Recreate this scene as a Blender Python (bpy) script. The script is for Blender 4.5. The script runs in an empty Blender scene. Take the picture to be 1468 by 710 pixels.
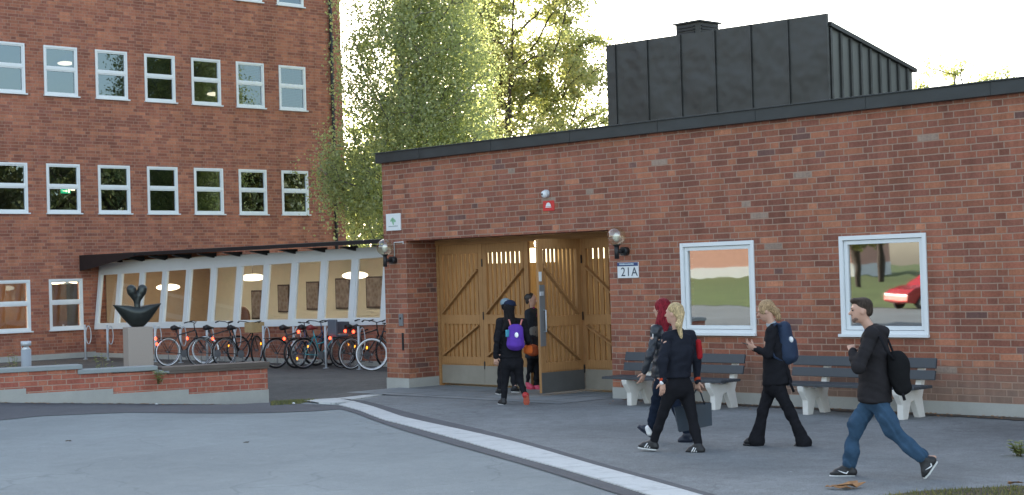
import bpy, bmesh, math, random
import numpy as np
from mathutils import Vector, Matrix, noise
PI = math.pi
random.seed(7); rng = np.random.default_rng(7)
sc = bpy.context.scene
COL = sc.collection

# ------------------------------------------------------------------ camera model (world axes: x along the low entrance facade, y into it, z up)
F_PX, PITCH, ROLL, YAW, EYE = 2284.9, .01664, -.02884, .76601, 2.05
CAM = np.array([23.159, -18.951, EYE])
_Rx = np.array([[1,0,0],[0,math.cos(PITCH),math.sin(PITCH)],[0,-math.sin(PITCH),math.cos(PITCH)]])
_Rz = np.array([[math.cos(ROLL),-math.sin(ROLL),0],[math.sin(ROLL),math.cos(ROLL),0],[0,0,1]])
_B = _Rz @ _Rx
_M = np.array([[math.sin(YAW),-math.cos(YAW),0],[math.cos(YAW),math.sin(YAW),0],[0,0,1]])
def lev(v): return np.array([v[0], v[2], -v[1]])
def ray(px, py):
    d = _B.T @ np.array([(px-734)/F_PX, (py-355)/F_PX, 1.0]); l = lev(d)
    return _M @ l, l[1]
def at(px, py, depth):
    r, k = ray(px, py); return CAM + r*(depth/k)
def gnd(px, py, z=0.0):
    r, k = ray(px, py); return CAM + r*((z-EYE)/r[2])
IMR = _M @ np.array([1.,0,0])      # picture right, level
IMA = _M @ np.array([0.,1,0])      # away from the camera, level

# ------------------------------------------------------------------ object helpers
def link(name, me, mat=None, parent=None):
    o = bpy.data.objects.new(name, me); COL.objects.link(o)
    if mat is not None:
        ms = mat if isinstance(mat, (list, tuple)) else [mat]
        for m in ms: me.materials.append(m)
    if parent is not None: o.parent = parent
    return o
def tag(o, label, cat, group=None, kind=None):
    if label: o['label'] = label
    if cat: o['category'] = cat
    if group: o['group'] = group
    if kind: o['kind'] = kind
    return o
def thing(name, label, cat, loc=(0,0,0), rz=0, group=None):
    o = bpy.data.objects.new(name, None); COL.objects.link(o)
    o.location = loc; o.rotation_euler = (0,0,rz); o.empty_display_size = .2
    return tag(o, label, cat, group)
def structure(o): o['kind'] = 'structure'; return o
def dup(o, parent=None):
    c = o.copy(); COL.objects.link(c)
    if parent is not None: c.parent = parent
    for ch in [k for k in bpy.data.objects if k.parent == o and k is not c]: dup(ch, c)
    return c

class MB:
    def __init__(s): s.v = []; s.f = []; s.mi = []; s.sm = []
    def add(s, vs, fs, mi=0, smooth=False):
        n = len(s.v); s.v += [tuple(float(c) for c in v) for v in vs]
        for f in fs: s.f.append([i+n for i in f]); s.mi.append(mi); s.sm.append(smooth)
        return s
    def box(s, a, b, mi=0):
        (x0,y0,z0),(x1,y1,z1) = a, b
        vs = [(x0,y0,z0),(x1,y0,z0),(x1,y1,z0),(x0,y1,z0),(x0,y0,z1),(x1,y0,z1),(x1,y1,z1),(x0,y1,z1)]
        return s.add(vs, [(0,3,2,1),(4,5,6,7),(0,1,5,4),(1,2,6,5),(2,3,7,6),(3,0,4,7)], mi)
    def obox(s, c, dims, mat=None, mi=0):
        h = Vector(dims)/2; vs = []
        for z in (-1,1):
            for (x,y) in ((-1,-1),(1,-1),(1,1),(-1,1)):
                p = Vector((x*h.x, y*h.y, z*h.z))
                if mat is not None: p = mat @ p
                vs.append(tuple(p + Vector(c)))
        return s.add(vs, [(0,3,2,1),(4,5,6,7),(0,1,5,4),(1,2,6,5),(2,3,7,6),(3,0,4,7)], mi)
    def bar(s, p, q, w, d, up=(0,0,1), mi=0):
        p, q = Vector(p), Vector(q); z = (q-p); L = z.length; z.normalize()
        x = Vector(up).cross(z)
        if x.length < 1e-4: x = Vector((1,0,0)).cross(z)
        x.normalize(); y = z.cross(x)
        m = Matrix((x,y,z)).transposed()
        return s.obox((p+q)/2, (w,d,L), m, mi)
    def tube(s, pts, r, n=8, mi=0, closed=False, cap=True, smooth=True):
        pts = [Vector(p) for p in pts]; k = len(pts)
        rs = r if hasattr(r, '__len__') else [r]*k
        base = len(s.v); prev = None
        for i, p in enumerate(pts):
            if closed: t = pts[(i+1)%k]-pts[i-1]
            else: t = pts[min(i+1,k-1)]-pts[max(i-1,0)]
            if t.length < 1e-9: t = Vector((0,0,1))
            t.normalize()
            if prev is None:
                a = Vector((0,0,1)) if abs(t.z) < .9 else Vector((1,0,0))
                x = a.cross(t).normalized()
            else:
                x = prev - t*prev.dot(t)
                x = x.normalized() if x.length > 1e-6 else Vector((1,0,0))
            prev = x; y = t.cross(x)
            for j in range(n):
                a = 2*PI*j/n; s.v.append(tuple(p + (x*math.cos(a)+y*math.sin(a))*rs[i]))
        rows = k if closed else k-1
        for i in range(rows):
            for j in range(n):
                a = base+i*n+j; b = base+i*n+(j+1)%n; i2 = (i+1)%k
                c = base+i2*n+(j+1)%n; d = base+i2*n+j
                s.f.append([a,b,c,d]); s.mi.append(mi); s.sm.append(smooth)
        if cap and not closed:
            s.f.append([base+j for j in range(n)][::-1]); s.mi.append(mi); s.sm.append(False)
            s.f.append([base+(k-1)*n+j for j in range(n)]); s.mi.append(mi); s.sm.append(False)
        return s
    def cyl(s, p, q, r, n=16, mi=0, r2=None): return s.tube([p,q],[r, r if r2 is None else r2], n, mi)
    def lathe(s, prof, c=(0,0,0), n=24, mi=0, smooth=True, sx=1, sy=1):
        base = len(s.v)
        for (r,z) in prof:
            for j in range(n):
                a = 2*PI*j/n; s.v.append((c[0]+r*math.cos(a)*sx, c[1]+r*math.sin(a)*sy, c[2]+z))
        for i in range(len(prof)-1):
            for j in range(n):
                s.f.append([base+i*n+j, base+i*n+(j+1)%n, base+(i+1)*n+(j+1)%n, base+(i+1)*n+j]); s.mi.append(mi); s.sm.append(smooth)
        return s
    def sphere(s, c, r, n=16, m=10, mi=0):
        rr = r if hasattr(r,'__len__') else (r,r,r); base = len(s.v)
        for i in range(m+1):
            t = PI*i/m
            for j in range(n):
                a = 2*PI*j/n
                s.v.append((c[0]+rr[0]*math.sin(t)*math.cos(a), c[1]+rr[1]*math.sin(t)*math.sin(a), c[2]-rr[2]*math.cos(t)))
        for i in range(m):
            for j in range(n):
                s.f.append([base+i*n+j, base+i*n+(j+1)%n, base+(i+1)*n+(j+1)%n, base+(i+1)*n+j]); s.mi.append(mi); s.sm.append(True)
        return s
    def prism(s, poly, ax0, ax1, fn, mi=0):
        """poly: list of (a,b); fn(a,b,t)->xyz, extruded from t=ax0 to t=ax1"""
        n = len(poly); vs = [fn(a,b,ax0) for a,b in poly] + [fn(a,b,ax1) for a,b in poly]
        fs = [list(range(n))[::-1], [n+i for i in range(n)]] + [[i,(i+1)%n,n+(i+1)%n,n+i] for i in range(n)]
        return s.add(vs, fs, mi)
    def mesh(s, name='m', bevel=0, weld=False):
        me = bpy.data.meshes.new(name); me.from_pydata(s.v, [], s.f)
        me.polygons.foreach_set('material_index', s.mi)
        me.polygons.foreach_set('use_smooth', s.sm)
        bm = bmesh.new(); bm.from_mesh(me)
        if weld: bmesh.ops.remove_doubles(bm, verts=bm.verts, dist=1e-5)
        bmesh.ops.recalc_face_normals(bm, faces=bm.faces)
        if bevel:
            es = [e for e in bm.edges if len(e.link_faces)==2 and e.calc_face_angle(0) > .6]
            bmesh.ops.bevel(bm, geom=es, offset=bevel, segments=2, affect='EDGES', profile=.6, clamp_overlap=True)
        bm.to_mesh(me); bm.free(); me.update()
        return me
    def build(s, name, mat, parent=None, bevel=0, weld=False):
        return link(name, s.mesh(name, bevel, weld), mat, parent)
    def each(s, name, mat, parent=None, bevel=0):
        """one object per connected piece"""
        par = list(range(len(s.v)))
        def find(a):
            while par[a] != a: par[a] = par[par[a]]; a = par[a]
            return a
        for f in s.f:
            r = find(f[0])
            for i in f[1:]: par[find(i)] = r
        gr = {}
        for k, f in enumerate(s.f): gr.setdefault(find(f[0]), []).append(k)
        out = []
        for fs in gr.values():
            m = MB(); ix = {}
            for k in fs:
                for i in s.f[k]:
                    if i not in ix: ix[i] = len(m.v); m.v.append(s.v[i])
                m.f.append([ix[i] for i in s.f[k]]); m.mi.append(s.mi[k]); m.sm.append(s.sm[k])
            out.append(m.build(name, mat, parent, bevel))
        return out

# ------------------------------------------------------------------ materials
def newmat(name):
    m = bpy.data.materials.new(name); m.use_nodes = True; nt = m.node_tree; nt.nodes.clear()
    out = nt.nodes.new('ShaderNodeOutputMaterial'); return m, nt, out
def N(nt, t, **kw):
    n = nt.nodes.new('ShaderNode'+t)
    for k, v in kw.items():
        if k.startswith('i_'):
            key = k[2:]
            n.inputs[int(key) if key.isdigit() else key.replace('_',' ')].default_value = v
        else: setattr(n, k, v)
    return n
def MATH(nt, op, a, b=None, c=None):
    n = nt.nodes.new('ShaderNodeMath'); n.operation = op
    for i, x in enumerate((a,b,c)):
        if x is None: continue
        if isinstance(x, (int,float)): n.inputs[i].default_value = x
        else: nt.links.new(x, n.inputs[i])
    return n.outputs[0]
def MIXC(nt, fac, a, b, mode='MIX'):
    n = nt.nodes.new('ShaderNodeMix'); n.data_type = 'RGBA'; n.blend_type = mode
    for sk, x in ((n.inputs[0],fac),(n.inputs[6],a),(n.inputs[7],b)):
        if isinstance(x,(int,float)): sk.default_value = x
        elif isinstance(x,(tuple,list)): sk.default_value = (*x[:3],1)
        else: nt.links.new(x, sk)
    return n.outputs[2]
def RAMP(nt, fac, stops, interp='LINEAR'):
    n = nt.nodes.new('ShaderNodeValToRGB'); cr = n.color_ramp; cr.interpolation = interp
    while len(cr.elements) < len(stops): cr.elements.new(.5)
    for e,(p,c) in zip(cr.elements, stops):
        e.position = p; e.color = (*c[:3],1) if hasattr(c,'__len__') else (c,c,c,1)
    nt.links.new(fac, n.inputs[0]); return n.outputs[0]
def NOISE(nt, vec, scale, detail=3, rough=.55):
    n = N(nt,'TexNoise'); n.inputs['Scale'].default_value = scale; n.inputs['Detail'].default_value = detail
    n.inputs['Roughness'].default_value = rough
    nt.links.new(vec, n.inputs['Vector']); return n.outputs['Fac']
def OC(nt): return nt.nodes.new('ShaderNodeTexCoord').outputs['Object']
def PRIN(nt, out, col, rough=.6, metal=0, bump=None, bstr=.2, bdist=.01, spec=.5):
    p = N(nt,'BsdfPrincipled'); p.inputs['Metallic'].default_value = metal
    p.inputs['Specular IOR Level'].default_value = spec
    if isinstance(rough,(int,float)): p.inputs['Roughness'].default_value = rough
    else: nt.links.new(rough, p.inputs['Roughness'])
    if isinstance(col,(tuple,list)): p.inputs['Base Color'].default_value = (*col[:3],1)
    else: nt.links.new(col, p.inputs['Base Color'])
    if bump is not None:
        b = N(nt,'Bump'); b.inputs['Strength'].default_value = bstr; b.inputs['Distance'].default_value = bdist
        nt.links.new(bump, b.inputs['Height']); nt.links.new(b.outputs[0], p.inputs['Normal'])
    nt.links.new(p.outputs[0], out.inputs[0]); return p
def plain(name, col, rough=.6, metal=0, var=.12, scale=6, bump=.0, bscale=60, spec=.5):
    m, nt, out = newmat(name); o = OC(nt)
    n = NOISE(nt, o, scale, 4)
    c = MIXC(nt, n, tuple(max(0,x*(1-var)) for x in col), tuple(min(1,x*(1+var)) for x in col))
    bn = NOISE(nt, o, bscale, 2) if bump else None; bd_ = .01 if bscale > 3 else .07
    rr = MATH(nt,'ADD', MATH(nt,'MULTIPLY', n, .2), rough-.1)
    PRIN(nt, out, c, rr, metal, bn, bump, bd_, spec); return m
def emis(name, col, s, mix=None):
    m, nt, out = newmat(name); e = N(nt,'Emission'); e.inputs[0].default_value = (*col,1); e.inputs[1].default_value = s
    nt.links.new(e.outputs[0], out.inputs[0]); return m

def brick_mat(name, cols, mortar, H=.092, S=.318, low_fade=False, contrast=1.0):
    """running pattern stretcher, stretcher, header; every brick its own tone"""
    m, nt, out = newmat(name); tc = nt.nodes.new('ShaderNodeTexCoord'); L = nt.links
    sp = N(nt,'SeparateXYZ'); L.new(tc.outputs['Object'], sp.inputs[0])
    sn = N(nt,'SeparateXYZ'); L.new(tc.outputs['Normal'], sn.inputs[0])
    side = MATH(nt,'GREATER_THAN', MATH(nt,'ABSOLUTE', sn.outputs[0]), .7)
    flat = MATH(nt,'GREATER_THAN', MATH(nt,'ABSOLUTE', sn.outputs[2]), .7)
    u = MATH(nt,'ADD', MATH(nt,'MULTIPLY', sp.outputs[0], MATH(nt,'SUBTRACT',1,side)), MATH(nt,'MULTIPLY', MATH(nt,'ADD',sp.outputs[1],.159), side))
    v = MATH(nt,'ADD', MATH(nt,'MULTIPLY', sp.outputs[2], MATH(nt,'SUBTRACT',1,flat)), MATH(nt,'MULTIPLY', sp.outputs[1], flat))
    # hand-laid wobble
    wob = MATH(nt,'MULTIPLY', MATH(nt,'SUBTRACT', NOISE(nt, tc.outputs['Object'], 3.1, 2), .5), .012)
    v = MATH(nt,'ADD', v, wob)
    Pd = 2.5*S
    row = MATH(nt,'FLOOR', MATH(nt,'DIVIDE', v, H))
    fv = MATH(nt,'SUBTRACT', v, MATH(nt,'MULTIPLY', row, H))
    wn = N(nt,'TexWhiteNoise', noise_dimensions='1D'); L.new(row, wn.inputs['W'])
    par = MATH(nt,'MODULO', MATH(nt,'ADD', row, 1000), 2)
    off = MATH(nt,'ADD', MATH(nt,'MULTIPLY', par, Pd/2), MATH(nt,'MULTIPLY', MATH(nt,'FLOOR', MATH(nt,'MULTIPLY', wn.outputs[0], 3)), S/2))
    uu = MATH(nt,'ADD', MATH(nt,'ADD', u, off), 200*Pd)
    cell = MATH(nt,'FLOOR', MATH(nt,'DIVIDE', uu, Pd))
    fu = MATH(nt,'SUBTRACT', uu, MATH(nt,'MULTIPLY', cell, Pd))
    k = MATH(nt,'MINIMUM', MATH(nt,'FLOOR', MATH(nt,'DIVIDE', fu, S)), 2)
    bu = MATH(nt,'SUBTRACT', fu, MATH(nt,'MULTIPLY', k, S))
    wid = MATH(nt,'SUBTRACT', S, MATH(nt,'MULTIPLY', MATH(nt,'GREATER_THAN', k, 1.5), S/2))
    du = MATH(nt,'MINIMUM', bu, MATH(nt,'SUBTRACT', wid, bu))
    dv = MATH(nt,'MINIMUM', fv, MATH(nt,'SUBTRACT', H, fv))
    d = MATH(nt,'MINIMUM', du, dv)
    edge = MATH(nt,'MULTIPLY', NOISE(nt, tc.outputs['Object'], 40, 2), .004)
    d2 = MATH(nt,'SUBTRACT', d, edge)
    mask = nt.nodes.new('ShaderNodeMapRange'); L.new(d2, mask.inputs[0]); mask.inputs[1].default_value = .0035; mask.inputs[2].default_value = .0075
    mk = mask.outputs[0]
    cx = N(nt,'CombineXYZ'); L.new(MATH(nt,'ADD', MATH(nt,'MULTIPLY', cell, 3), k), cx.inputs[0]); L.new(row, cx.inputs[1]); L.new(side, cx.inputs[2])
    w = N(nt,'TexWhiteNoise', noise_dimensions='3D'); L.new(cx.outputs[0], w.inputs['Vector'])
    tone = RAMP(nt, w.outputs['Value'], cols, 'CONSTANT')
    w2 = N(nt,'SeparateColor'); L.new(w.outputs['Color'], w2.inputs[0])
    val = MATH(nt,'ADD', MATH(nt,'MULTIPLY', w2.outputs[1], .20), .88)
    big = RAMP(nt, NOISE(nt, tc.outputs['Object'], .7, 3), [(.3,.86),(.7,1.12)])
    fine = RAMP(nt, NOISE(nt, tc.outputs['Object'], 26, 4, .7), [(.25,.74),(.75,1.2)])
    hs = N(nt,'HueSaturation'); hs.inputs['Saturation'].default_value = .94; L.new(tone, hs.inputs['Color']); L.new(val, hs.inputs['Value'])
    c = MIXC(nt, 1, hs.outputs[0], big, 'MULTIPLY'); c = MIXC(nt, 1, c, fine, 'MULTIPLY')
    mcol = MIXC(nt, NOISE(nt, tc.outputs['Object'], 2, 3), tuple(x*.8 for x in mortar), tuple(x*1.15 for x in mortar))
    # sparse lime blooms / stains
    st = RAMP(nt, NOISE(nt, tc.outputs['Object'], 1.3, 5, .7), [(.64,0),(.85,.22)])
    c = MIXC(nt, st, c, tuple(x*.85 for x in mortar))
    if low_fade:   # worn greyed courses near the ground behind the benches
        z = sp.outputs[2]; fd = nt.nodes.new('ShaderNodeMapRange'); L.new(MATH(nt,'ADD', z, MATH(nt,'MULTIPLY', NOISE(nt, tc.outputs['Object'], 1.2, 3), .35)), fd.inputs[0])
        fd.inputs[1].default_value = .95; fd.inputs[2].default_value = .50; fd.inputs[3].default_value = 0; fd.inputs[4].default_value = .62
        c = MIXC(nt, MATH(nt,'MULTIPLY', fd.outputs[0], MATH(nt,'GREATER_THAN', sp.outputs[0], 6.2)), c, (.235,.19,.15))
    # rain streaks and grime drawn down the wall
    ms = N(nt,'Mapping'); ms.inputs['Scale'].default_value = (2.6,2.6,.22); L.new(tc.outputs['Object'], ms.inputs[0])
    c = MIXC(nt, 1, c, RAMP(nt, NOISE(nt, ms.outputs[0], 1.6, 5, .65), [(.32,.76),(.6,1.08)]), 'MULTIPLY')
    c = MIXC(nt, mk, mcol, c)
    hgt = MATH(nt,'ADD', mk, MATH(nt,'MULTIPLY', NOISE(nt, tc.outputs['Object'], 55, 3), .35))
    PRIN(nt, out, c, .88, 0, hgt, .55, .008, .25); return m

BR_DARK, BR_MID, BR_RED, BR_OR = (.225,.082,.052), (.29,.104,.060), (.36,.132,.068), (.43,.165,.085)
M = {}
M['brick'] = brick_mat('brick_entrance', [(0,BR_DARK),(.14,(.25,.09,.058)),(.34,BR_MID),(.58,(.32,.108,.062)),(.78,BR_RED),(.94,BR_OR),(.97,(.17,.085,.07)),(.99,(.31,.22,.17))], (.33,.225,.17), low_fade=True)
M['brick_far'] = brick_mat('brick_school', [(0,(.26,.088,.055)),(.22,(.32,.108,.062)),(.5,(.37,.128,.07)),(.78,(.42,.15,.078)),(.93,(.28,.10,.066))], (.33,.20,.15))
M['brick_low'] = brick_mat('brick_low_wall', [(0,(.41,.118,.07)),(.4,(.45,.138,.08)),(.7,(.36,.10,.065)),(.9,(.48,.158,.088))], (.40,.27,.21))
M['white'] = plain('white_paint', (.68,.71,.72), .45, var=.06, scale=3)
M['stone_white'] = plain('bench_white', (.66,.64,.60), .7, var=.14, scale=9, bump=.1)
M['darkmetal'] = plain('dark_sheet_metal', (.032,.036,.038), .46, .35, var=.3, scale=1.3, bump=.5, bscale=1.6)
M['black'] = plain('black_paint', (.012,.012,.014), .5, var=.2)
M['hood'] = plain('hood_sheet', (.042,.043,.041), .42, .3, var=.35, scale=1.1, bump=1.0, bscale=1.5)
M['galv'] = plain('galvanised_steel', (.50,.53,.56), .5, .25, var=.12, scale=8)
M['greymetal'] = plain('grey_metal', (.22,.235,.25), .45, .5, var=.1)
M['bronze'] = plain('bronze_patina', (.045,.052,.050), .38, .6, var=.35, scale=7, bump=.15, bscale=20)
M['granite'] = plain('granite', (.36,.31,.27), .75, var=.16, scale=60, bump=.06, bscale=120)
M['slat'] = plain('bench_slat_paint', (.040,.047,.056), .55, var=.25, scale=12, bump=.05)
M['slate'] = plain('slate_coping', (.26,.29,.29), .6, var=.12, scale=8, bump=.08)
M['rubber'] = plain('rubber', (.015,.015,.017), .75, var=.2)
M['reflect'] = plain('reflective_band', (.95,.97,1.0), .35, var=.02)
M['chrome'] = plain('alloy', (.55,.56,.58), .3, .9, var=.05)
M['amber'] = emis('amber_reflector', (1.0,.33,.03), .9)  # no lamp: emission stands in for flash thrown back by the reflectors
M['redglow'] = emis('red_reflector_glow', (1.0,.05,.02), 2.6)  # red reflectors, not lamps: returned flash put in as emission
M['lamp'] = emis('lamp_warm', (1.0,.84,.58), 1.5)
M['lamp_dim'] = emis('lamp_dim', (1.0,.86,.66), .75)
M['lamp_tube'] = emis('lamp_lit', (1.0,.83,.5), 1.2)
M['exit'] = emis('exit_green', (.02,.6,.28), .6)
def concrete(name, col, sc1=3, joints=0):
    m, nt, out = newmat(name); o = OC(nt)
    n = NOISE(nt, o, sc1, 6, .65); f = NOISE(nt, o, 90, 2)
    c = MIXC(nt, n, tuple(x*.78 for x in col), tuple(x*1.12 for x in col)); c = MIXC(nt, .25, c, RAMP(nt, f, [(.3,.5),(.7,1.)]), 'MULTIPLY')
    if joints:   # cut joints across the stones, cracks and scuffed dirty patches
        sp = N(nt,'SeparateXYZ'); nt.links.new(o, sp.inputs[0]); q = MATH(nt,'ADD', MATH(nt,'MULTIPLY', sp.outputs[0], .83), MATH(nt,'MULTIPLY', sp.outputs[1], -.56))
        fr_ = MATH(nt,'ABSOLUTE', MATH(nt,'SUBTRACT', MATH(nt,'FRACT', q), .5)); c = MIXC(nt, MATH(nt,'MULTIPLY', MATH(nt,'LESS_THAN', fr_, .012), .5), c, tuple(x*.35 for x in col))
        c = MIXC(nt, RAMP(nt, NOISE(nt, o, 5, 6, .75), [(.52,0),(.68,.55)]), c, tuple(x*.5 for x in col))
    PRIN(nt, out, c, .85, 0, f, .15, .01, .3); return m
M['concrete'] = concrete('concrete_plinth', (.42,.42,.39))
M['rooftar'] = plain('roof_felt', (.05,.05,.05), .9)
def wood(name, c1, c2, ax=2, sc1=1.0):
    m, nt, out = newmat(name); o = OC(nt); mp = N(nt,'Mapping'); s = [16*sc1,16*sc1,16*sc1]; s[ax] = 1.1*sc1
    mp.inputs['Scale'].default_value = s; nt.links.new(o, mp.inputs[0])
    n = NOISE(nt, mp.outputs[0], 2.2, 6, .7); g = NOISE(nt, o, 1.1, 3)
    c = MIXC(nt, RAMP(nt, n, [(.3,0),(.72,1)]), c1, c2); c = MIXC(nt, 1, c, RAMP(nt, g, [(.3,.8),(.7,1.12)]), 'MULTIPLY')
    PRIN(nt, out, c, .55, 0, n, .15, .004, .35); return m
M['oak'] = wood('varnished_oak', (.29,.145,.056), (.46,.25,.10))
M['oak_h'] = wood('varnished_oak_rail', (.27,.135,.052), (.43,.235,.095), 0)
M['oak_pale'] = wood('pale_inner_boards', (.45,.32,.16), (.62,.46,.26))
M['bench_wood'] = wood('weathered_boards', (.085,.068,.055), (.15,.12,.10), 0)
M['kick'] = plain('kick_plate', (.27,.245,.20), .6, .1, var=.2, scale=5)
M['cream'] = plain('cream_wall', (.66,.61,.49), .8, var=.05)
M['ceil'] = plain('ceiling', (.62,.60,.55), .8, var=.03)
M['dark_room'] = plain('room_wall', (.16,.14,.12), .8, var=.2)
M['floor_in'] = plain('inner_floor', (.16,.12,.09), .5, var=.2)
def glass(name, refl, tint=(1,1,1), rough=0.0, ripple=.0, coat=(1,1,1)):
    m, nt, out = newmat(name)
    t = N(nt,'BsdfTransparent'); t.inputs[0].default_value = (*tint,1)
    g = N(nt,'BsdfGlossy'); g.inputs['Roughness'].default_value = rough; g.inputs[0].default_value = (*coat,1)  # coat only tints the reflection; the glass has no coating
    ge = N(nt,'NewGeometry'); dt = N(nt,'VectorMath', operation='DOT_PRODUCT'); nt.links.new(ge.outputs['Incoming'], dt.inputs[0]); nt.links.new(ge.outputs['Normal'], dt.inputs[1])
    c5 = MATH(nt,'POWER', MATH(nt,'SUBTRACT', 1, MATH(nt,'ABSOLUTE', dt.outputs['Value'])), 5)
    fac = MATH(nt,'MINIMUM', MATH(nt,'ADD', MATH(nt,'MULTIPLY', c5, .9), refl+.05), 1)
    if ripple:
        b = N(nt,'Bump'); b.inputs['Strength'].default_value = ripple; b.inputs['Distance'].default_value = .01
        nt.links.new(NOISE(nt, OC(nt), 2.2, 1), b.inputs['Height']); nt.links.new(b.outputs[0], g.inputs['Normal'])
    mx = N(nt,'MixShader'); nt.links.new(fac, mx.inputs[0]); nt.links.new(t.outputs[0], mx.inputs[1]); nt.links.new(g.outputs[0], mx.inputs[2])
    nt.links.new(mx.outputs[0], out.inputs[0]); return m
M['glass'] = glass('window_glass', .17, (.42,.45,.45), ripple=.03, coat=(.47,.60,.68))  # blue of a mirrored clear sky put into the gloss colour
M['glass_ground'] = glass('ground_floor_glass', .05, (.85,.8,.72), ripple=.02, coat=(.6,.75,.9))
M['glass_thin'] = glass('corridor_glass', .03, (.92,.93,.9), ripple=.02)
M['dust'] = None
M['glass_dark'] = glass('entrance_window_glass', .30, (.55,.46,.36), rough=.016, ripple=.05)
M['glass_smoke'] = glass('smoky_globe', .10, (.90,.88,.76), .05)
def asphalt(name, col, v=.12, speck=.5):
    m, nt, out = newmat(name); o = OC(nt)
    a = NOISE(nt, o, 130, 2, .7); b = NOISE(nt, o, .35, 5, .6); c3 = NOISE(nt, o, 4, 5, .7)
    c = MIXC(nt, RAMP(nt, a, [(.3,0),(.7,1)]), tuple(x*(1-speck) for x in col), tuple(x*(1+speck) for x in col))
    c = MIXC(nt, 1, c, RAMP(nt, b, [(.3,1-v),(.7,1+v)]), 'MULTIPLY'); c = MIXC(nt, 1, c, RAMP(nt, c3, [(.3,1-v*.7),(.7,1+v*.6)]), 'MULTIPLY')
    # hairline cracks and darker repaired areas
    cr = N(nt,'TexVoronoi', feature='DISTANCE_TO_EDGE'); cr.inputs['Scale'].default_value = .42
    wv = N(nt,'VectorMath', operation='ADD'); nn = N(nt,'TexNoise'); nn.inputs['Scale'].default_value = 1.1; nn.inputs['Detail'].default_value = 6; nt.links.new(o, nn.inputs['Vector'])
    nt.links.new(o, wv.inputs[0]); nt.links.new(nn.outputs['Color'], wv.inputs[1]); nt.links.new(wv.outputs[0], cr.inputs['Vector'])
    ck = MATH(nt,'MULTIPLY', MATH(nt,'LESS_THAN', cr.outputs['Distance'], .006), RAMP(nt, NOISE(nt, o, .25, 3), [(.48,0),(.56,1)]))
    c = MIXC(nt, MATH(nt,'MULTIPLY', ck, .22), c, tuple(x*.3 for x in col))
    pt = N(nt,'TexVoronoi'); pt.inputs['Scale'].default_value = .23; nt.links.new(wv.outputs[0], pt.inputs['Vector'])
    c = MIXC(nt, 1, c, RAMP(nt, pt.outputs['Color'], [(0,.94),(1,1.05)]), 'MULTIPLY')
    # pale chewing-gum and grit marks
    vo = N(nt,'TexVoronoi'); vo.inputs['Scale'].default_value = 1.6; nt.links.new(o, vo.inputs['Vector'])
    spot = MATH(nt,'LESS_THAN', vo.outputs['Distance'], .028)
    c = MIXC(nt, MATH(nt,'MULTIPLY', spot, .55), c, tuple(min(.5,x*2.4) for x in col))
    c = MIXC(nt, 1, c, RAMP(nt, NOISE(nt, o, 22, 3, .8), [(.3,.90),(.7,1.08)]), 'MULTIPLY')
    PRIN(nt, out, c, .86, 0, a, .35, .006, .35); return m
M['road'] = asphalt('road_asphalt', (.222,.25,.255), .12)
M['plaza'] = asphalt('plaza_asphalt', (.175,.19,.195), .24)
M['yard'] = asphalt('yard_gravel', (.10,.097,.09), .3, .6)
M['tar'] = asphalt('tar_patch', (.095,.10,.11), .15, .3)
M['kerb'] = concrete('pale_kerb_stone', (.58,.60,.59), 2, 1)
def slabs():
    m, nt, out = newmat('entrance_slabs'); o = OC(nt); b = N(nt,'TexBrick'); nt.links.new(o, b.inputs['Vector'])
    b.inputs['Scale'].default_value = 1; b.inputs['Brick Width'].default_value = 1.7; b.inputs['Row Height'].default_value = .95; b.inputs['Mortar Size'].default_value = .013
    b.inputs['Color1'].default_value = (.20,.225,.235,1); b.inputs['Color2'].default_value = (.24,.26,.265,1); b.inputs['Mortar'].default_value = (.05,.05,.05,1)
    n = NOISE(nt, o, 2.5, 6, .7); c = MIXC(nt, 1, b.outputs[0], RAMP(nt, n, [(.3,.8),(.7,1.12)]), 'MULTIPLY')
    PRIN(nt, out, c, .8, 0, NOISE(nt, o, 90, 2), .15, .01, .3); return m
M['slabs'] = slabs()

M['soil'] = plain('soil', (.07,.052,.038), .95, var=.5, scale=9, bump=.5, bscale=40)
M['lawn'] = plain('lawn', (.10,.15,.035), .95, var=.35, scale=.5, bump=.2, bscale=30)
def leafmat(name, stops, transl=.45):
    m, nt, out = newmat(name); g = N(nt,'NewGeometry'); o = OC(nt)
    r = MATH(nt,'ADD', MATH(nt,'MULTIPLY', g.outputs['Random Per Island'], .6), MATH(nt,'MULTIPLY', NOISE(nt, o, .55, 2), .42))
    c = RAMP(nt, r, stops)
    d = N(nt,'BsdfDiffuse'); t = N(nt,'BsdfTranslucent'); gl = N(nt,'BsdfGlossy'); gl.inputs['Roughness'].default_value = .45
    nt.links.new(c, d.inputs[0]); nt.links.new(MIXC(nt, 1, c, (1.6,1.6,1.15), 'MULTIPLY'), t.inputs[0])
    mx = N(nt,'MixShader'); mx.inputs[0].default_value = transl; nt.links.new(d.outputs[0], mx.inputs[1]); nt.links.new(t.outputs[0], mx.inputs[2])
    m2 = N(nt,'MixShader'); m2.inputs[0].default_value = .04; nt.links.new(mx.outputs[0], m2.inputs[1]); nt.links.new(gl.outputs[0], m2.inputs[2])
    nt.links.new(m2.outputs[0], out.inputs[0]); return m
M['birch_leaf'] = leafmat('birch_leaves', [(.1,(.17,.20,.10)),(.45,(.29,.33,.17)),(.75,(.42,.44,.22)),(.95,(.56,.50,.22))], .60)
M['maple_leaf'] = leafmat('autumn_leaves', [(.1,(.19,.21,.11)),(.45,(.31,.34,.16)),(.75,(.43,.42,.19)),(.97,(.50,.35,.15))], .55)
M['green_leaf'] = leafmat('green_leaves', [(.1,(.06,.07,.03)),(.5,(.12,.14,.055)),(.9,(.24,.20,.07))], .4)
M['dry_leaf'] = plain('dry_leaf', (.30,.15,.06), .8, var=.5, scale=30)
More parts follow.
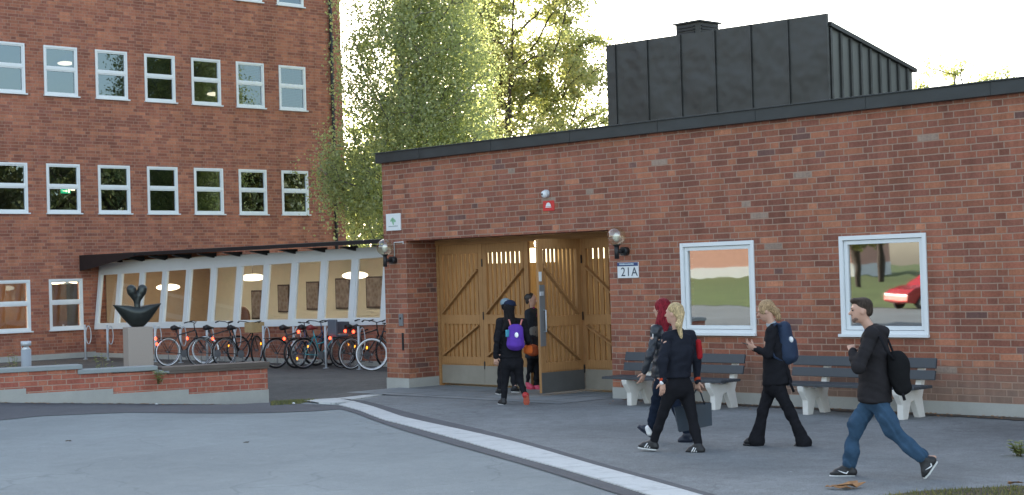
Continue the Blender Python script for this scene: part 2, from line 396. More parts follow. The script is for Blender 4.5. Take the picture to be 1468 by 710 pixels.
M['bark'] = plain('dark_bark', (.045,.034,.027), .9, var=.4, scale=12, bump=.4)
M['bark_birch'] = plain('birch_bark', (.16,.145,.125), .8, var=.6, scale=5, bump=.2)

def hairmat(name, col):
    m, nt, out = newmat(name); mp = N(nt,'Mapping'); mp.inputs['Scale'].default_value = (130,130,14); nt.links.new(OC(nt), mp.inputs[0])
    n = NOISE(nt, mp.outputs[0], 1.0, 3, .7); n2 = NOISE(nt, OC(nt), 14, 2)
    c = MIXC(nt, RAMP(nt, n, [(.35,0),(.65,1)]), tuple(x*.45 for x in col), tuple(min(1,x*1.55) for x in col)); c = MIXC(nt, 1, c, RAMP(nt, n2, [(.3,.75),(.7,1.15)]), 'MULTIPLY')
    PRIN(nt, out, c, .6, 0, n, .9, .012, .12); return m
# ------------------------------------------------------------------ ground
WL, WR = np.array([-2.35,-6.53]), np.array([-1.03,-1.98])       # low wall line (front face, left frame edge to its free end)
WD = (WR-WL)/np.linalg.norm(WR-WL); WN = np.array([-WD[1], WD[0]])
if WN @ (CAM[:2]-WL) > 0: WN = -WN                              # points behind the wall
def gz(x, y):
    """the road falls gently along the low wall towards the entrance"""
    z = 0.0; p = np.array([x,y]); t = (p-WL) @ WD; L = np.linalg.norm(WR-WL); s = (p-WL) @ WN
    tt = min(max(t,-8),L+.2); d2 = s*s + (t-tt)**2
    h = .12 + (-.34)*(max(tt,-3)/L)
    z += h*math.exp(-d2/(2*1.0**2))
    return z
def grid_ground():
    mb = MB()
    def axis(lo, hi, flo, fhi, st):
        a = list(np.arange(flo, fhi+1e-6, st)); l = []; v = flo; d = st
        while v > lo: d *= 1.5; v -= d; l.append(v)
        r = []; v = fhi; d = st
        while v < hi: d *= 1.5; v += d; r.append(v)
        return l[::-1] + a + r
    xs = axis(-700, 700, -12, 9, .25); ys = axis(-700, 700, -16, 4, .25)
    vs = [(x, y, gz(x,y)) for y in ys for x in xs]; n = len(xs)
    fs = [(j*n+i, j*n+i+1, (j+1)*n+i+1, (j+1)*n+i) for j in range(len(ys)-1) for i in range(n-1)]
    mb.add(vs, fs, 0, True)
    return structure(mb.build('road', M['road']))
grid_ground()
def resample(pts, n):
    pts = np.array(pts, float); d = np.r_[0, np.cumsum(np.linalg.norm(np.diff(pts, axis=0), axis=1))]
    t = np.linspace(0, d[-1], n); return np.c_[np.interp(t, d, pts[:,0]), np.interp(t, d, pts[:,1])]
def smooth_line(pts, n, it=6):
    p = resample(pts, n)
    for _ in range(it): p[1:-1] = (p[:-2]+2*p[1:-1]+p[2:])/4
    return p
def ribbon(name, A, B_, mat, off, n=60, m=6, sm=0, kind='structure', top=None, jit=0):
    a = smooth_line(A, n, sm); b = smooth_line(B_, n, sm)
    if jit:
        for i in range(n): b[i] += (rng.random(2)-.5)*jit
    mb = MB(); vs = []
    for i in range(n):
        for j in range(m+1):
            p = a[i]*(1-j/m)+b[i]*j/m; vs.append((p[0], p[1], gz(*p)+off))
    fs = [(i*(m+1)+j, (i+1)*(m+1)+j, (i+1)*(m+1)+j+1, i*(m+1)+j+1) for i in range(n-1) for j in range(m)]
    if top is not None:      # skirt down to the ground so that a raised kerb has a face
        k = len(vs)
        for j in (0, m):
            base = len(vs)
            for i in range(n):
                x,y,z = vs[i*(m+1)+j]; vs.append((x,y,z-top))
            fs += [(i*(m+1)+j, (i+1)*(m+1)+j, base+i+1, base+i) for i in range(n-1)]
    mb.add(vs, fs)
    o = mb.build(name, mat); o['kind'] = kind; return o
G = lambda px, py: gnd(px, py)[:2]
wall_front = [WL - WD*9, WL, WR]
kj = G(502,573)
up = [G(506,576.6),G(536.9,585.1),G(577.8,599.6),G(620,609),G(680,622),G(740,636),G(790,650.5),G(840,665.5),G(900,682.5),G(950,696.5),G(990,708),G(1080,734),G(1200,768)]
lo = [G(485.8,581.7),G(514.8,589.4),G(548.8,603),G(585,612),G(640,627),G(740,656),G(790,669.5),G(840,684),G(880,696),G(921,709),G(985,730),G(1100,766)]
br_up = [G(480.7,570.7),G(514.8,565.5),G(567.6,557)]
br_lo = [G(502.8,574),G(523.3,570.7),G(550.5,565.5),G(577.8,559.6)]
ribbon('kerb_stone', up, lo, M['kerb'], .022, 90, 3, 3, top=.03)
ribbon('kerb_stone', br_up, br_lo, M['kerb'], .020, 30, 3, 0, top=.03)
ribbon('kerb_stone', [G(436.4,575),G(455,571.5),G(480.7,570.7)], [G(457,579.2),G(478,580),G(505,577)], M['kerb'], .024, 30, 3, 0, top=.03)
# yard behind the low wall and the kerb
yA = [WL-WD*9+WN*.05, WL+WN*.05, WR+WN*.05, WR+WD*.05, G(440,578), G(481,572.5), G(572,557.6), (0.0,.02)]
yB = [(-30,4.2),(-22,4.2),(-18.4,4.28),(-14,4.28),(-10,4.28),(-6,4.28),(-3,4.28),(0,4.28)]
ribbon('gravel_yard', yA, yB, M['yard'], .006, 70, 40)
# plaza in front of the entrance, tar strips, slabs
far = [(0.02,-.02),(.3,-.02),(.64,-.02),(5.7,-.02),(9,-.02),(13,-.02),(18,-.02),(24,-.02)]
ribbon('plaza_paving', [G(577,560.5)]+up, [(0.02,-.02),(1.4,-.02),(3,-.02),(5,-.02),(7,-.02),(9,-.02),(12,-.02),(16,-.02),(20,-.02),(26,-.02)], M['plaza'], .004, 80, 10, 1)
def offset_line(L_, px, dy): return L_
upo = [G(502,573),G(520,574.5),G(540,579.5),G(577.8,590),G(620,600.5),G(680,614),G(740,629.5),G(790,643.5),G(840,658.5),G(900,675.5),G(950,689),G(990,700.5),G(1080,726),G(1200,758)]
loo = [G(480,585),G(508,592.5),G(535,603),G(575,617),G(640,636),G(740,664),G(790,679),G(840,695),G(880,707.5),G(921,721),G(985,742),G(1100,778)]
ribbon('tar_strip', upo, up, M['tar'], .008, 90, 2, 3)
ribbon('tar_strip', lo, loo, M['tar'], .009, 90, 2, 3)
dk = [G(-60,612),G(0,604),G(60,598),G(180,592),G(290,593),G(385,592.5),G(450,590),G(490,587)]
ribbon('tar_strip', [WL-WD*2.5, WL-WD*.8, WL, WL+(WR-WL)*.4, WR, G(430,580), G(455,580), G(486,581.5)], dk, M['tar'], .007, 60, 6, 1)
mb = MB(); sl = [(.64,.75),(5.71,.75),(5.71,-.02),(5.71,-1.25),(.35,-1.25),(.35,-.02),(.64,-.02)]
vs = [(x,y,.010) for x,y in sl]; mb.add(vs, [list(range(len(sl)))]); structure(mb.build('entrance_slabs', M['slabs']))
mb = MB(); mb.box((.405,.80,-.1),(6.09,4.19,.012)); structure(mb.build('porch_floor', M['slabs']))
ribbon('soil_strip', [(6.05,-.015),(9,-.015),(13,-.015),(20,-.015)], [(6.05,-.22),(7.5,-.3),(9,-.22),(10.5,-.34),(12,-.26),(13.5,-.38),(16,-.3),(20,-.3)], M['soil'], .013, 160, 2, 0, jit=.09)
# grass: tufts by the kerb end and the verge at the bottom right corner
def tufts(name, pts, h, mat, w=.012):
    mb = MB()
    for (x,y) in pts:
        a = rng.random()*PI*2; hh = h*(.5+rng.random()*.8); dx, dy = math.cos(a)*w, math.sin(a)*w; lx, ly = (rng.random(2)-.5)*hh*.9
        z = gz(x,y)
        mb.add([(x-dx,y-dy,z),(x+dx,y+dy,z),(x+lx*.5,y+ly*.5,z+hh*.6),(x+lx,y+ly,z+hh)], [(0,1,2),(0,2,3)])
    return mb.build(name, mat)
def region_pts(poly, n):
    P = np.array(poly); out = []
    lo_, hi_ = P.min(0), P.max(0)
    while len(out) < n:
        p = lo_ + rng.random(2)*(hi_-lo_); c = False; j = len(P)-1
        for i in range(len(P)):
            if (P[i,1] > p[1]) != (P[j,1] > p[1]) and p[0] < (P[j,0]-P[i,0])*(p[1]-P[i,1])/(P[j,1]-P[i,1])+P[i,0]: c = not c
            j = i
        if c: out.append(p)
    return out
gp = [G(388,582),G(388,571),G(402,566),G(425,568),G(447,572),G(462,571),G(438,577),G(425,580)]
g1 = tufts('grass', region_pts(gp, 1500), .045, M['green_leaf']); tag(g1, 'short mossy grass between the low wall and the kerb', 'grass', kind='stuff')
vp = [G(1150,735),G(1215,722),G(1270,712),G(1330,705),G(1400,701.5),G(1480,698),G(1600,696),G(1600,760)]
ribbon('verge', [G(1150,735),G(1215,722),G(1270,712),G(1330,705),G(1400,701.5),G(1480,698),G(1600,696)], [G(1150,790),G(1215,790),G(1270,790),G(1330,790),G(1400,790),G(1480,790),G(1600,790)], M['soil'], .012, 60, 4, jit=.02)
g2 = tufts('grass', region_pts(vp, 7000), .04, M['green_leaf']); tag(g2, 'grass verge at the edge of the paved plaza', 'grass', kind='stuff')

# ------------------------------------------------------------------ wall builder
def wall_boxes(mb, ax, c0, c1, a0, a1, z0, z1, ops=()):
    """ax 'x': wall runs along x between y=c0..c1; ops: (a0,a1,z0,z1)"""
    br = sorted({a0,a1,*[o[0] for o in ops],*[o[1] for o in ops]})
    for p, q in zip(br[:-1], br[1:]):
        act = sorted([(o[2],o[3]) for o in ops if o[0] <= p+1e-6 and o[1] >= q-1e-6]); z = z0
        for (b,t) in act + [(z1,z1)]:
            if b > z+1e-6:
                if ax == 'x': mb.box((p,c0,z),(q,c1,b))
                else: mb.box((c0,p,z),(c1,q,b))
            z = t
def dissolve(me):
    bm = bmesh.new(); bm.from_mesh(me); bmesh.ops.remove_doubles(bm, verts=bm.verts, dist=1e-4)
    seen = {}
    for f in bm.faces: seen.setdefault(tuple(sorted(v.index for v in f.verts)), []).append(f)
    dead = [f for l in seen.values() if len(l) > 1 for f in l]
    bmesh.ops.delete(bm, geom=dead, context='FACES'); bm.to_mesh(me); bm.free(); return me

# ------------------------------------------------------------------ entrance building
W1, W2 = (7.21,8.63,1.06,2.45), (10.13,11.53,1.06,2.45)
EB = thing('entrance_building', 'low red brick entrance building with wooden slatted gates and a dark metal roof box', 'building', (0,0,0))
mb = MB()
wall_boxes(mb, 'x', 0, .3, 0, 22, .18, 4.19, [(.64,5.71,.18,2.72), W1, W2])
wall_boxes(mb, 'x', .3, .78, 0, .64, .18, 4.0); mb.box((5.71,.3,.18),(6.1,.78,4.0)); mb.box((.64,.3,2.72),(5.71,.78,3.2))
wall_boxes(mb, 'y', 0, .3, .78, 11, .18, 4.19)
wall_boxes(mb, 'x', 10.7, 11, .3, 22, .18, 4.19); wall_boxes(mb, 'y', 21.7, 22, .3, 10.7, .18, 4.19)
o = mb.build('wall', M['brick'], EB); dissolve(o.data)
mb = MB(); mb.box((-.012,-.012,-.4),(.64,.78,.18)); mb.box((5.71,-.012,-.4),(22.01,.30,.18)); mb.box((-.012,.78,-.4),(.3,11,.18))
mb.build('plinth', M['concrete'], EB)
mb = MB(); mb.box((-.05,-.11,4.19),(22.1,.10,4.375)); mb.box((-.05,.10,4.19),(.12,11.1,4.375)); mb.box((-.04,-.135,4.365),(22.1,-.11,4.385))
for x in np.arange(1.2,22,1.9): mb.box((x,-.116,4.192),(x+.012,-.11,4.37))
mb.build('fascia', M['darkmetal'], EB, bevel=.008)
mb = MB(); mb.box((.12,.10,4.14),(22,11,4.24)); mb.build('roof', M['rooftar'], EB)
mb = MB(); mb.box((.645,.70,2.62),(5.705,.82,2.715)); mb.box((.645,.72,.0),(.70,.82,2.62)); mb.box((5.62,.72,0),(5.705,.82,2.62))
mb.build('door_frame', M['oak_h'], EB, bevel=.005)
# porch room behind the gates
mb = MB()
mb.box((.41,4.2,.0),(6.1,4.3,2.31)); mb.box((.41,4.2,2.55),(6.1,4.3,2.79)); mb.box((.41,4.2,2.31),(1.3,4.3,2.55))
mb.box((.305,.79,0),(.40,2.2,2.9)); mb.box((.305,2.2,0),(.40,4.19,2.27)); mb.box((.305,2.2,2.56),(.40,4.19,2.9)); mb.box((6.1,.79,0),(6.2,4.3,2.9)); mb.box((.41,.79,2.8),(6.2,4.19,2.9))
mb.build('porch_wall', M['oak_pale'], EB)
mb = MB(); mb.box((1.3,4.22,2.31),(6.1,4.24,2.55)); mb.box((.33,2.2,2.27),(.35,4.19,2.56)); mb.each('lit_window_band', M['lamp_tube'], EB)
mb = MB()
for x in np.arange(1.5,6.1,.42): mb.box((x,4.19,2.31),(x+.035,4.22,2.55))
mb.each('window_bar', M['white'], EB)
mb = MB(); mb.sphere((1.6,2.6,2.62),(.16,.16,.13)); mb.sphere((3.4,2.6,2.62),(.16,.16,.13)); mb.each('porch_fill_globe', emis('porch_fill_glow',(1,.84,.60),6), EB)  # added glowing globes, there only to light the porch boards
mb = MB(); mb.box((3.35,4.12,1.85),(3.65,4.19,2.12)); mb.build('meter_box', M['black'], EB)

M['kick_dark'] = plain('kick_plate_dark', (.11,.11,.105), .5, .2, var=.2, scale=5)
def gate_leaf(w, h, flip, name='gate_leaf'):
    root = None; fw = .105
    mb = MB()
    mb.box((0,0,0),(fw,.06,h)); mb.box((w-fw,0,0),(w,.06,h))
    mb.box((fw,0,h-.17),(w-fw,.06,h)); mb.box((fw,0,1.10),(w-fw,.06,1.27)); mb.box((fw,0,.36),(w-fw,.06,.50)); mb.box((fw,.01,0),(w-fw,.05,.36))
    n = 8; gap = .042; sw = (w-2*fw-gap*(n+1))/n
    for i in range(n):
        x = fw+gap+i*(sw+gap); mb.box((x,.022,.5),(x+sw,.048,1.10)); mb.box((x,.022,1.27),(x+sw,.048,h-.17))
    root = mb.build(name, M['oak'], None, bevel=.004)
    for (z0,z1) in ((.5,1.10),(1.27,h-.17)):
        za, zb = (z0+.02, min(z1-.02, z0+.02+.78*(w-.2)))
        if z0 < 1: za, zb = z0+.02, z1-.02
        else: zb = z1-.30
        p, q = ((fw,-.006,za),(w-fw,-.006,zb)) if not flip else ((w-fw,-.006,za),(fw,-.006,zb))
        b = MB(); b.bar(p, q, .028, .10, (0,1,0)); 
        bo = b.build('brace', M['oak_h'], root, bevel=.003)
    k = MB(); k.box((.0,-.008,.0),(w,-.001,.34)); k.build('kick_plate', M['kick_dark'] if name != 'gate_leaf' else M['kick'], root)
    hg = MB()
    for z in (.35,1.25,h-.35): hg.box((-.012 if flip==0 else w-.01,-.012,z-.07),(.012 if flip==0 else w+.014,.0,z+.07))
    hg.each('hinge', M['black'], root)
    return root
def place_leaf(l, x, y, rz):
    l.parent = EB; l.location = (x,y,.055); l.rotation_euler = (0,0,rz)
place_leaf(gate_leaf(1.20,2.565,0), .665,.76,0)
place_leaf(gate_leaf(1.19,2.565,0), 1.87,.76,0)
lf = gate_leaf(.99,2.565,1,'open_gate_leaf'); place_leaf(lf, 0,0,0)
lf.rotation_euler = (0,0,math.radians(90-2)); lf.location = (4.36,-.27,.055)
lf['label'] = 'gate leaf standing open with steel lock plate'
place_leaf(gate_leaf(1.265,2.565,1), 4.355,.76,0)
mb = MB(); mb.box((-.012,-.02,.78),(.11,-.009,1.80)); mb.build('lock_plate', M['greymetal'], lf, bevel=.003)
mb = MB(); mb.tube([(.07,-.02,1.02),(.07,-.075,1.02),(.07,-.075,1.38),(.07,-.02,1.38)], .011, 8); mb.box((-.01,-.045,1.62),(.06,-.02,1.69)); mb.build('handle', M['galv'], lf)
mb = MB(); mb.box((-.008,-.016,1.86),(.05,-.009,2.02)); mb.build('paper_notice', M['white'], lf)

def entrance_window(w):
    x0,x1,z0,z1 = w; t = .062
    fr = MB()
    fr.box((x0+.002,-.022,z0+.002),(x0+t,.11,z1-.002)); fr.box((x1-t,-.022,z0+.002),(x1-.002,.11,z1-.002))
    fr.box((x0+t,-.022,z1-t),(x1-t,.11,z1-.002)); fr.box((x0+t,-.022,z0+.002),(x1-t,.11,z0+t))
    f = fr.build('window', M['white'], EB, bevel=.004)
    s = MB(); a0,a1,b0,b1 = x0+t+.006,x1-t-.006,z0+t+.006,z1-t-.006; u = .055
    s.box((a0,.012,b0),(a0+u,.07,b1)); s.box((a1-u,.012,b0),(a1,.07,b1)); s.box((a0+u,.012,b1-u),(a1-u,.07,b1)); s.box((a0+u,.012,b0),(a1-u,.07,b0+u))
    s.build('sash', M['white'], f, bevel=.003)
    g = MB(); g.add([(a0+u,.045,b0+u),(a1-u,.045,b0+u),(a1-u,.045,b1-u),(a0+u,.045,b1-u)], [(0,1,2,3)]); g.build('pane', M['glass_dark'], f)
    sl = MB(); sl.box((x0-.02,-.075,z0-.028),(x1+.02,-.023,z0+.012)); sl.build('sill', M['white'], f, bevel=.004)
entrance_window(W1); entrance_window(W2)
mb = MB(); mb.box((6.3,3.6,.2),(13,3.7,3.2)); mb.box((6.3,.3,.1),(13,3.6,.2)); mb.box((6.3,.3,3.0),(13,3.6,3.1)); mb.box((6.2,.3,.1),(6.3,3.7,3.1)); mb.box((13,.3,.1),(13.1,3.7,3.1))
mb.box((9.2,.3,.2),(9.3,3.6,3.0))
mb.build('interior', plain('brown_room', (.20,.10,.05), .8, var=.2), EB)
# roof hood
HX0,HX1,HY0,HY1 = 3.03,7.97,3.0,5.55
mb = MB(); mb.add([(HX0,HY0,4.2),(HX1,HY0,4.2),(HX1,HY0+.04,4.2),(HX0,HY0+.04,4.2),(HX0,HY0,6.27),(HX1,HY0,6.19),(HX1,HY0+.04,6.19),(HX0,HY0+.04,6.27)], [(0,3,2,1),(4,5,6,7),(0,1,5,4),(1,2,6,5),(2,3,7,6),(3,0,4,7)])
hood = mb.build('roof_hood', M['hood'], EB)
hood2 = MB(); zt0, zt1 = 5.98, 5.40
hood2.prism([(HY0+.042,4.2),(HY1,4.2),(HY1,zt1),(HY0+.042,zt0)], HX0+.02, HX1-.02, lambda a,b,t:(t,a,b)); hood2.build('hood_side', plain('hood_side_sheen',(.115,.12,.11),.45,.3,var=.15,scale=2), hood)  # same sheet as the front, sky sheen put into a lighter colour
sm_ = MB()
for i in range(7):
    x = HX0+.22+i*.785; sm_.box((x,HY0-.028,4.2),(x+.022,HY0-.001,6.27-.016*(x-HX0)-.004))
for i in range(9):
    y = HY0+.06+i*.285; zt = zt0+(zt1-zt0)*(y-HY0)/(HY1-HY0)
    sm_.box((HX1-.018,y,4.2),(HX1+.02,y+.05,zt-.01))
sm_.each('standing_seam', M['hood'], hood)
cp = MB(); cp.prism([(HY0+.045,zt0+.002),(HY1+.06,zt1-.012),(HY1+.06,zt1+.05),(HY0+.045,zt0+.075)], HX0-.02, HX1+.05, lambda a,b,t:(t,a,b)); cp.build('hood_roof_edge', M['hood'], hood)
vy = 4.15
def on_y(px, py, y):
    r, k = ray(px, py); return CAM + r*((y-CAM[1])/r[1])
va, vbb = on_y(969,40,vy-.3), on_y(1003,40,vy-.3); vx0, vx1, vzt = va[0], vbb[0], on_y(990,31,vy-.3)[2]
vb = MB(); vb.box((vx0,vy-.3,5.5),(vx1,vy+.25,vzt-.03)); v0 = vb.build('roof_vent', M['hood'], EB)
lv = MB()
for z in np.arange(vzt-.26, vzt-.05, .055): lv.box((vx0+.05,vy-.33,z-.012),(vx1-.12,vy-.302,z+.012)); lv.box((vx1+.002,vy-.25,z-.012),(vx1+.02,vy+.2,z+.012))
lv.each('louvre', M['black'], v0); lc = MB(); lc.box((vx0-.04,vy-.36,vzt-.028),(vx1+.05,vy+.3,vzt)); lc.build('vent_cap', M['hood'], v0)

# ------------------------------------------------------------------ school building
SX = -18.5
SB = thing('school_building', 'tall red brick school with rows of small white windows', 'building', (SX,0,0))
rows = [(4.16,5.57),(7.52,8.94),(10.88,12.30)]; starts = [2.93+1.625*k for k in range(-10,6)]
SHY = -.05
ops = []
def wy(k): return 2.93+1.625*k + SHY
for (b,t) in rows:
    for k in range(-12,6): ops.append((wy(k), wy(k)+1.05, b, t))
for k in range(-12,1): ops.append((wy(k), wy(k)+1.05, .84, 2.28))
mb = MB(); wall_boxes(mb, 'y', -.3, 0, -18, 13.55, .16, 13.6, ops)
mb.box((-12,13.25,.16),(-.3,13.55,13.6)); mb.box((-12,-18,.16),(-.3,-17.7,13.6)); mb.box((-12.3,-18,.16),(-12,13.55,13.6))
o = mb.build('wall', M['brick_far'], SB); dissolve(o.data)
mb = MB(); mb.box((-.29,-18,-.3),(.02,13.56,.16)); mb.build('plinth', M['concrete'], SB)
mb = MB(); mb.box((-12.6,-18.4,13.6),(.5,13.7,13.8)); mb.build('roof', M['darkmetal'], SB)
mb = MB()
for z in (3.2,6.55,9.9,13.2): mb.box((-11.9,-17.6,z-.12),(-.31,12.9,z))
mb.each('floor_slab', M['ceil'], SB)
mb = MB()
for i,z in enumerate((.1,3.21,6.56,9.91)): mb.box((-5.1,-17.6,z),(-5.0,12.9,z+3.1-.02))
mb.each('inner_wall', M['dark_room'], SB)
def school_window(y0, b, t, parent, gm='glass'):
    y1 = y0+1.05; w = .058; zm = b+.54*(t-b)
    f = MB()
    f.box((-.08,y0+.002,b+.002),(.022,y0+w,t-.002)); f.box((-.08,y1-w,b+.002),(.022,y1-.002,t-.002))
    f.box((-.08,y0+w,t-w),(.022,y1-w,t-.002)); f.box((-.08,y0+w,b+.002),(.022,y1-w,b+w)); f.box((-.08,y0+w,zm-.035),(.018,y1-w,zm+.035))
    fo = f.build('window', M['white'], parent)
    s = MB(); q = .035
    for (c,d) in ((b+w,zm-.035),(zm+.035,t-w)):
        s.box((-.06,y0+w,c),(.002,y0+w+q,d)); s.box((-.06,y1-w-q,c),(.002,y1-w,d)); s.box((-.06,y0+w+q,d-q),(.002,y1-w-q,d)); s.box((-.06,y0+w+q,c),(.002,y1-w-q,c+q))
    s.build('sash', M['white'], fo)
    g = MB()
    for (c,d) in ((b+w+q,zm-.035-q),(zm+.035+q,t-w-q)):
        j = (rng.random(4)-.5)*.006
        g.add([(-.03+j[0],y0+w+q,c),(-.03+j[1],y1-w-q,c),(-.03+j[2],y1-w-q,d),(-.03+j[3],y0+w+q,d)], [(0,1,2,3)])
    g.build('pane', M[gm], fo)
    sl = MB(); sl.box((.003,y0-.03,b-.035),(.085,y1+.04,b+.001)); sl.build('sill', M['white'], fo)
for (b,t) in rows:
    for k in range(-3,6): school_window(wy(k), b, t, SB)
for k in range(-2,1): school_window(wy(k), .84, 2.28, SB, 'glass_ground')
mb = MB(); mb.tube([(.09,13.08,.1),(.09,13.08,13.6)], .055, 10); mb.build('downpipe', M['black'], SB)
mb = MB()
for z in (1.5,3.6,5.6,7.6,9.6,11.6): mb.box((0,13.01,z),(.16,13.15,z+.03))
mb.each('pipe_bracket', M['black'], SB)
# rooms: pendant lamps, exit sign, boards
def tmp_lamp(label, p, r=.26, hz=.09, grp='round ceiling lamps lit behind windows', mat='lamp', cord=.5):
    t = thing('pendant_lamp', label, 'lamp', p, 0, grp)
    m_ = MB(); m_.sphere((0,0,0),(r,r,hz),20,10); m_.build('shade', M[mat], t)
    m_ = MB(); m_.cyl((0,0,hz),(0,0,cord),.008,6); m_.build('cord', M['black'], t); return t
def in_room(px, py, back):   # point seen through the school facade, 'back' metres behind it
    r, k = ray(px, py); s = (SX-back-CAM[0])/r[0]; return tuple(CAM + r*s)
tmp_lamp('lit round lamp inside the second window of the upper row', in_room(94,91,2.2), .24, .06, mat='lamp_dim', cord=.7)
tmp_lamp('lit round lamp inside the fifth window of the upper row', in_room(307,135,2.2), .24, .06, mat='lamp_dim', cord=.7)
tmp_lamp('lit round lamp inside the second window of the middle row', in_room(105,271,2.2), .2, .05, cord=.6)
tmp_lamp('left lit lamp in the ground floor window beside the glazed corridor', in_room(80,404,2.6), .3, .08, cord=.3)
tmp_lamp('right lit lamp in the ground floor window beside the glazed corridor', in_room(112,403,2.6), .3, .08, cord=.3)
p = in_room(94,274,1.5); es = MB(); es.box((-.02,-.15,-.07),(.02,.15,.07)); eo = es.build('exit_sign', M['exit']); eo.location = p; tag(eo, 'green lit exit sign inside the second window of the middle row', 'sign')
ar = MB(); ar.bar((.022,-.1,0),(.022,.0,0),.02,.008,(1,0,0)); ar.add([(.023,.0,-.04),(.023,.06,0),(.023,.0,.04)],[(0,1,2)]); ar.box((.0215,.07,-.05),(.024,.12,.05)); ao = ar.build('arrow_mark', M['lamp'], eo)
mb = MB(); mb.box((-4.9,-6,.1),(-4.8,6,2.9)); mb.build('wood_panelling', plain('warm_panelling',(.24,.125,.06),.7,var=.8,scale=1.6), SB)
lb = MB(); lb.box((-3,-3,3.0),(-1,3.8,3.05)); lb.build('ceiling_light', emis('room_light',(1,.80,.55),2.2), SB)

# ------------------------------------------------------------------ glazed corridor
CY, SP = 4.3, 1.197
GC = thing('glazed_corridor', 'low glazed corridor with leaning white window frame and dark roof between the two brick buildings', 'corridor', (SX,CY,0))
LEN = -SX - .02
def zs(x): return .80+.013*x      # sill rises slightly to the right (local x)
def zt(x): return 2.36+.0125*x
mb = MB(); mb.add([(0.02,0,-.2),(LEN,0,-.2),(LEN,.25,-.2),(.02,.25,-.2),(0.02,0,zs(0)),(LEN,0,zs(LEN)),(LEN,.25,zs(LEN)),(.02,.25,zs(0))], [(0,3,2,1),(4,5,6,7),(0,1,5,4),(1,2,6,5),(2,3,7,6),(3,0,4,7)])
mb.build('base_wall', M['brick_far'], GC)
mb = MB(); mb.box((.02,-.03,-.2),(LEN,-.001,.13)); mb.build('plinth', M['concrete'], GC)
TL = .17
def slab4(mb, x0,x1,z0a,z0b,z1a,z1b, y0,y1, th):
    """panel leaning from (y0 at bottom) to (y1 at top)"""
    vs = [(x0,y0,z0a),(x1,y0,z0b),(x1,y0+th,z0b),(x0,y0+th,z0a),(x0,y1,z1a),(x1,y1,z1b),(x1,y1+th,z1b),(x0,y1+th,z1a)]
    mb.add(vs, [(0,3,2,1),(4,5,6,7),(0,1,5,4),(1,2,6,5),(2,3,7,6),(3,0,4,7)])
def lean(z, x): return TL*(z-zs(x))/(1.6)
mb = MB(); hb, ht = .15, .22
slab4(mb, 0.02, LEN, zs(0), zs(LEN), zs(0)+hb, zs(LEN)+hb, -.04, -.04+.015, .1)
slab4(mb, 0.02, LEN, zt(0), zt(LEN), zt(0)+ht+.12, zt(LEN)+ht, TL-.03, TL, .1)
k = 0; x = .0
while x < LEN:
    a, b = (x-.098, x+.098) if k else (.02,.15)
    slab4(mb, a, min(b,LEN), zs(x)+hb, zs(x)+hb, zt(x), zt(x), -.025, TL-.03, .1); x += SP; k += 1
fr = mb.build('window_frame', M['white'], GC)
sb_ = MB(); x = 0
while x < LEN-.3:
    a, b = x+(.15 if x == 0 else .098), min(x+SP-.098, LEN); z0, z1 = zs(x+.6)+hb, zt(x+.6)
    q = .035
    sb_ = MB(); slab4(sb_, a, b, z0-.012, z0-.012, z0+.02, z0+.02, -.006, -.004, .05); slab4(sb_, a, a+q, z0-.01, z0-.01, z1, z1, -.005, TL-.012, .05); slab4(sb_, b-q, b, z0-.01, z0-.01, z1, z1, -.005, TL-.012, .05); sb_.build('sash', M['white'], fr)
    x += SP
pass
x = 0
while x < LEN-.3:
    a, b = x+(.15 if x == 0 else .098)+.035, min(x+SP-.098, LEN)-.035; z0, z1 = zs(x+.6)+hb-.01, zt(x+.6)
    g = MB(); g.add([(a,.03,z0),(b,.03,z0),(b,TL+.01,z1),(a,TL+.01,z1)], [(0,1,2,3)]); g.build('pane', M['glass_thin'], fr); x += SP
mb = MB(); mb.box((.02,3.9,-.1),(LEN,4.0,2.8)); mb.build('back_wall', M['cream'], GC)
mb = MB(); mb.box((.022,.36,.02),(.06,3.9,2.69)); mb.build('end_wall', plain('tan_end_wall',(.36,.26,.17),.8), GC)
mb = MB(); mb.box((.02,.26,-.1),(LEN,3.9,.02)); mb.build('floor', M['floor_in'], GC)
mb = MB(); mb.box((.02,.35,2.70),(LEN,3.9,2.76)); mb.build('ceiling', M['ceil'], GC)
# roof: dark eaves board, thicker at the school wall, with rafter ends
mb = MB()
E0 = -.42
mb.add([(-0.0,E0,2.86),(LEN+.0,E0,2.82),(LEN,E0+.06,2.82),(0,E0+.06,2.86),(0,E0,2.94),(LEN,E0,2.90),(LEN,E0+.06,2.90),(0,E0+.06,2.94)], [(0,3,2,1),(4,5,6,7),(0,1,5,4),(1,2,6,5),(2,3,7,6),(3,0,4,7)])
mb.add([(.0,E0-.03,2.50),(.30,E0-.03,2.52),(3.0,E0-.03,2.84),(3.0,E0-.03,2.925),(0,E0-.03,2.945),(0,E0-.002,2.50),(.3,E0-.002,2.52),(3.0,E0-.002,2.84),(3.0,E0-.002,2.925),(0,E0-.002,2.945)], [(0,1,2,3,4),(9,8,7,6,5),(0,5,6,1),(1,6,7,2),(2,7,8,3),(3,8,9,4),(4,9,5,0)])
mb.build('eaves_board', M['black'], GC)
mb = MB(); mb.add([(0,E0+.06,2.87),(LEN,E0+.06,2.83),(LEN,4.3,3.0),(0,4.3,3.0),(0,E0+.06,2.95),(LEN,E0+.06,2.91),(LEN,4.3,3.1),(0,4.3,3.1)], [(0,3,2,1),(4,5,6,7),(0,1,5,4),(1,2,6,5),(2,3,7,6),(3,0,4,7)])
mb.build('roof', M['darkmetal'], GC)
mb = MB(); x = SP
while x < LEN:
    mb.prism([(E0+.065,2.84-.003*x),(TL+.06,2.845-.002*x),(TL+.06,2.69),(E0+.16,2.785)], x-.04, x+.04, lambda a,b,t:(t,a,b)); x += SP
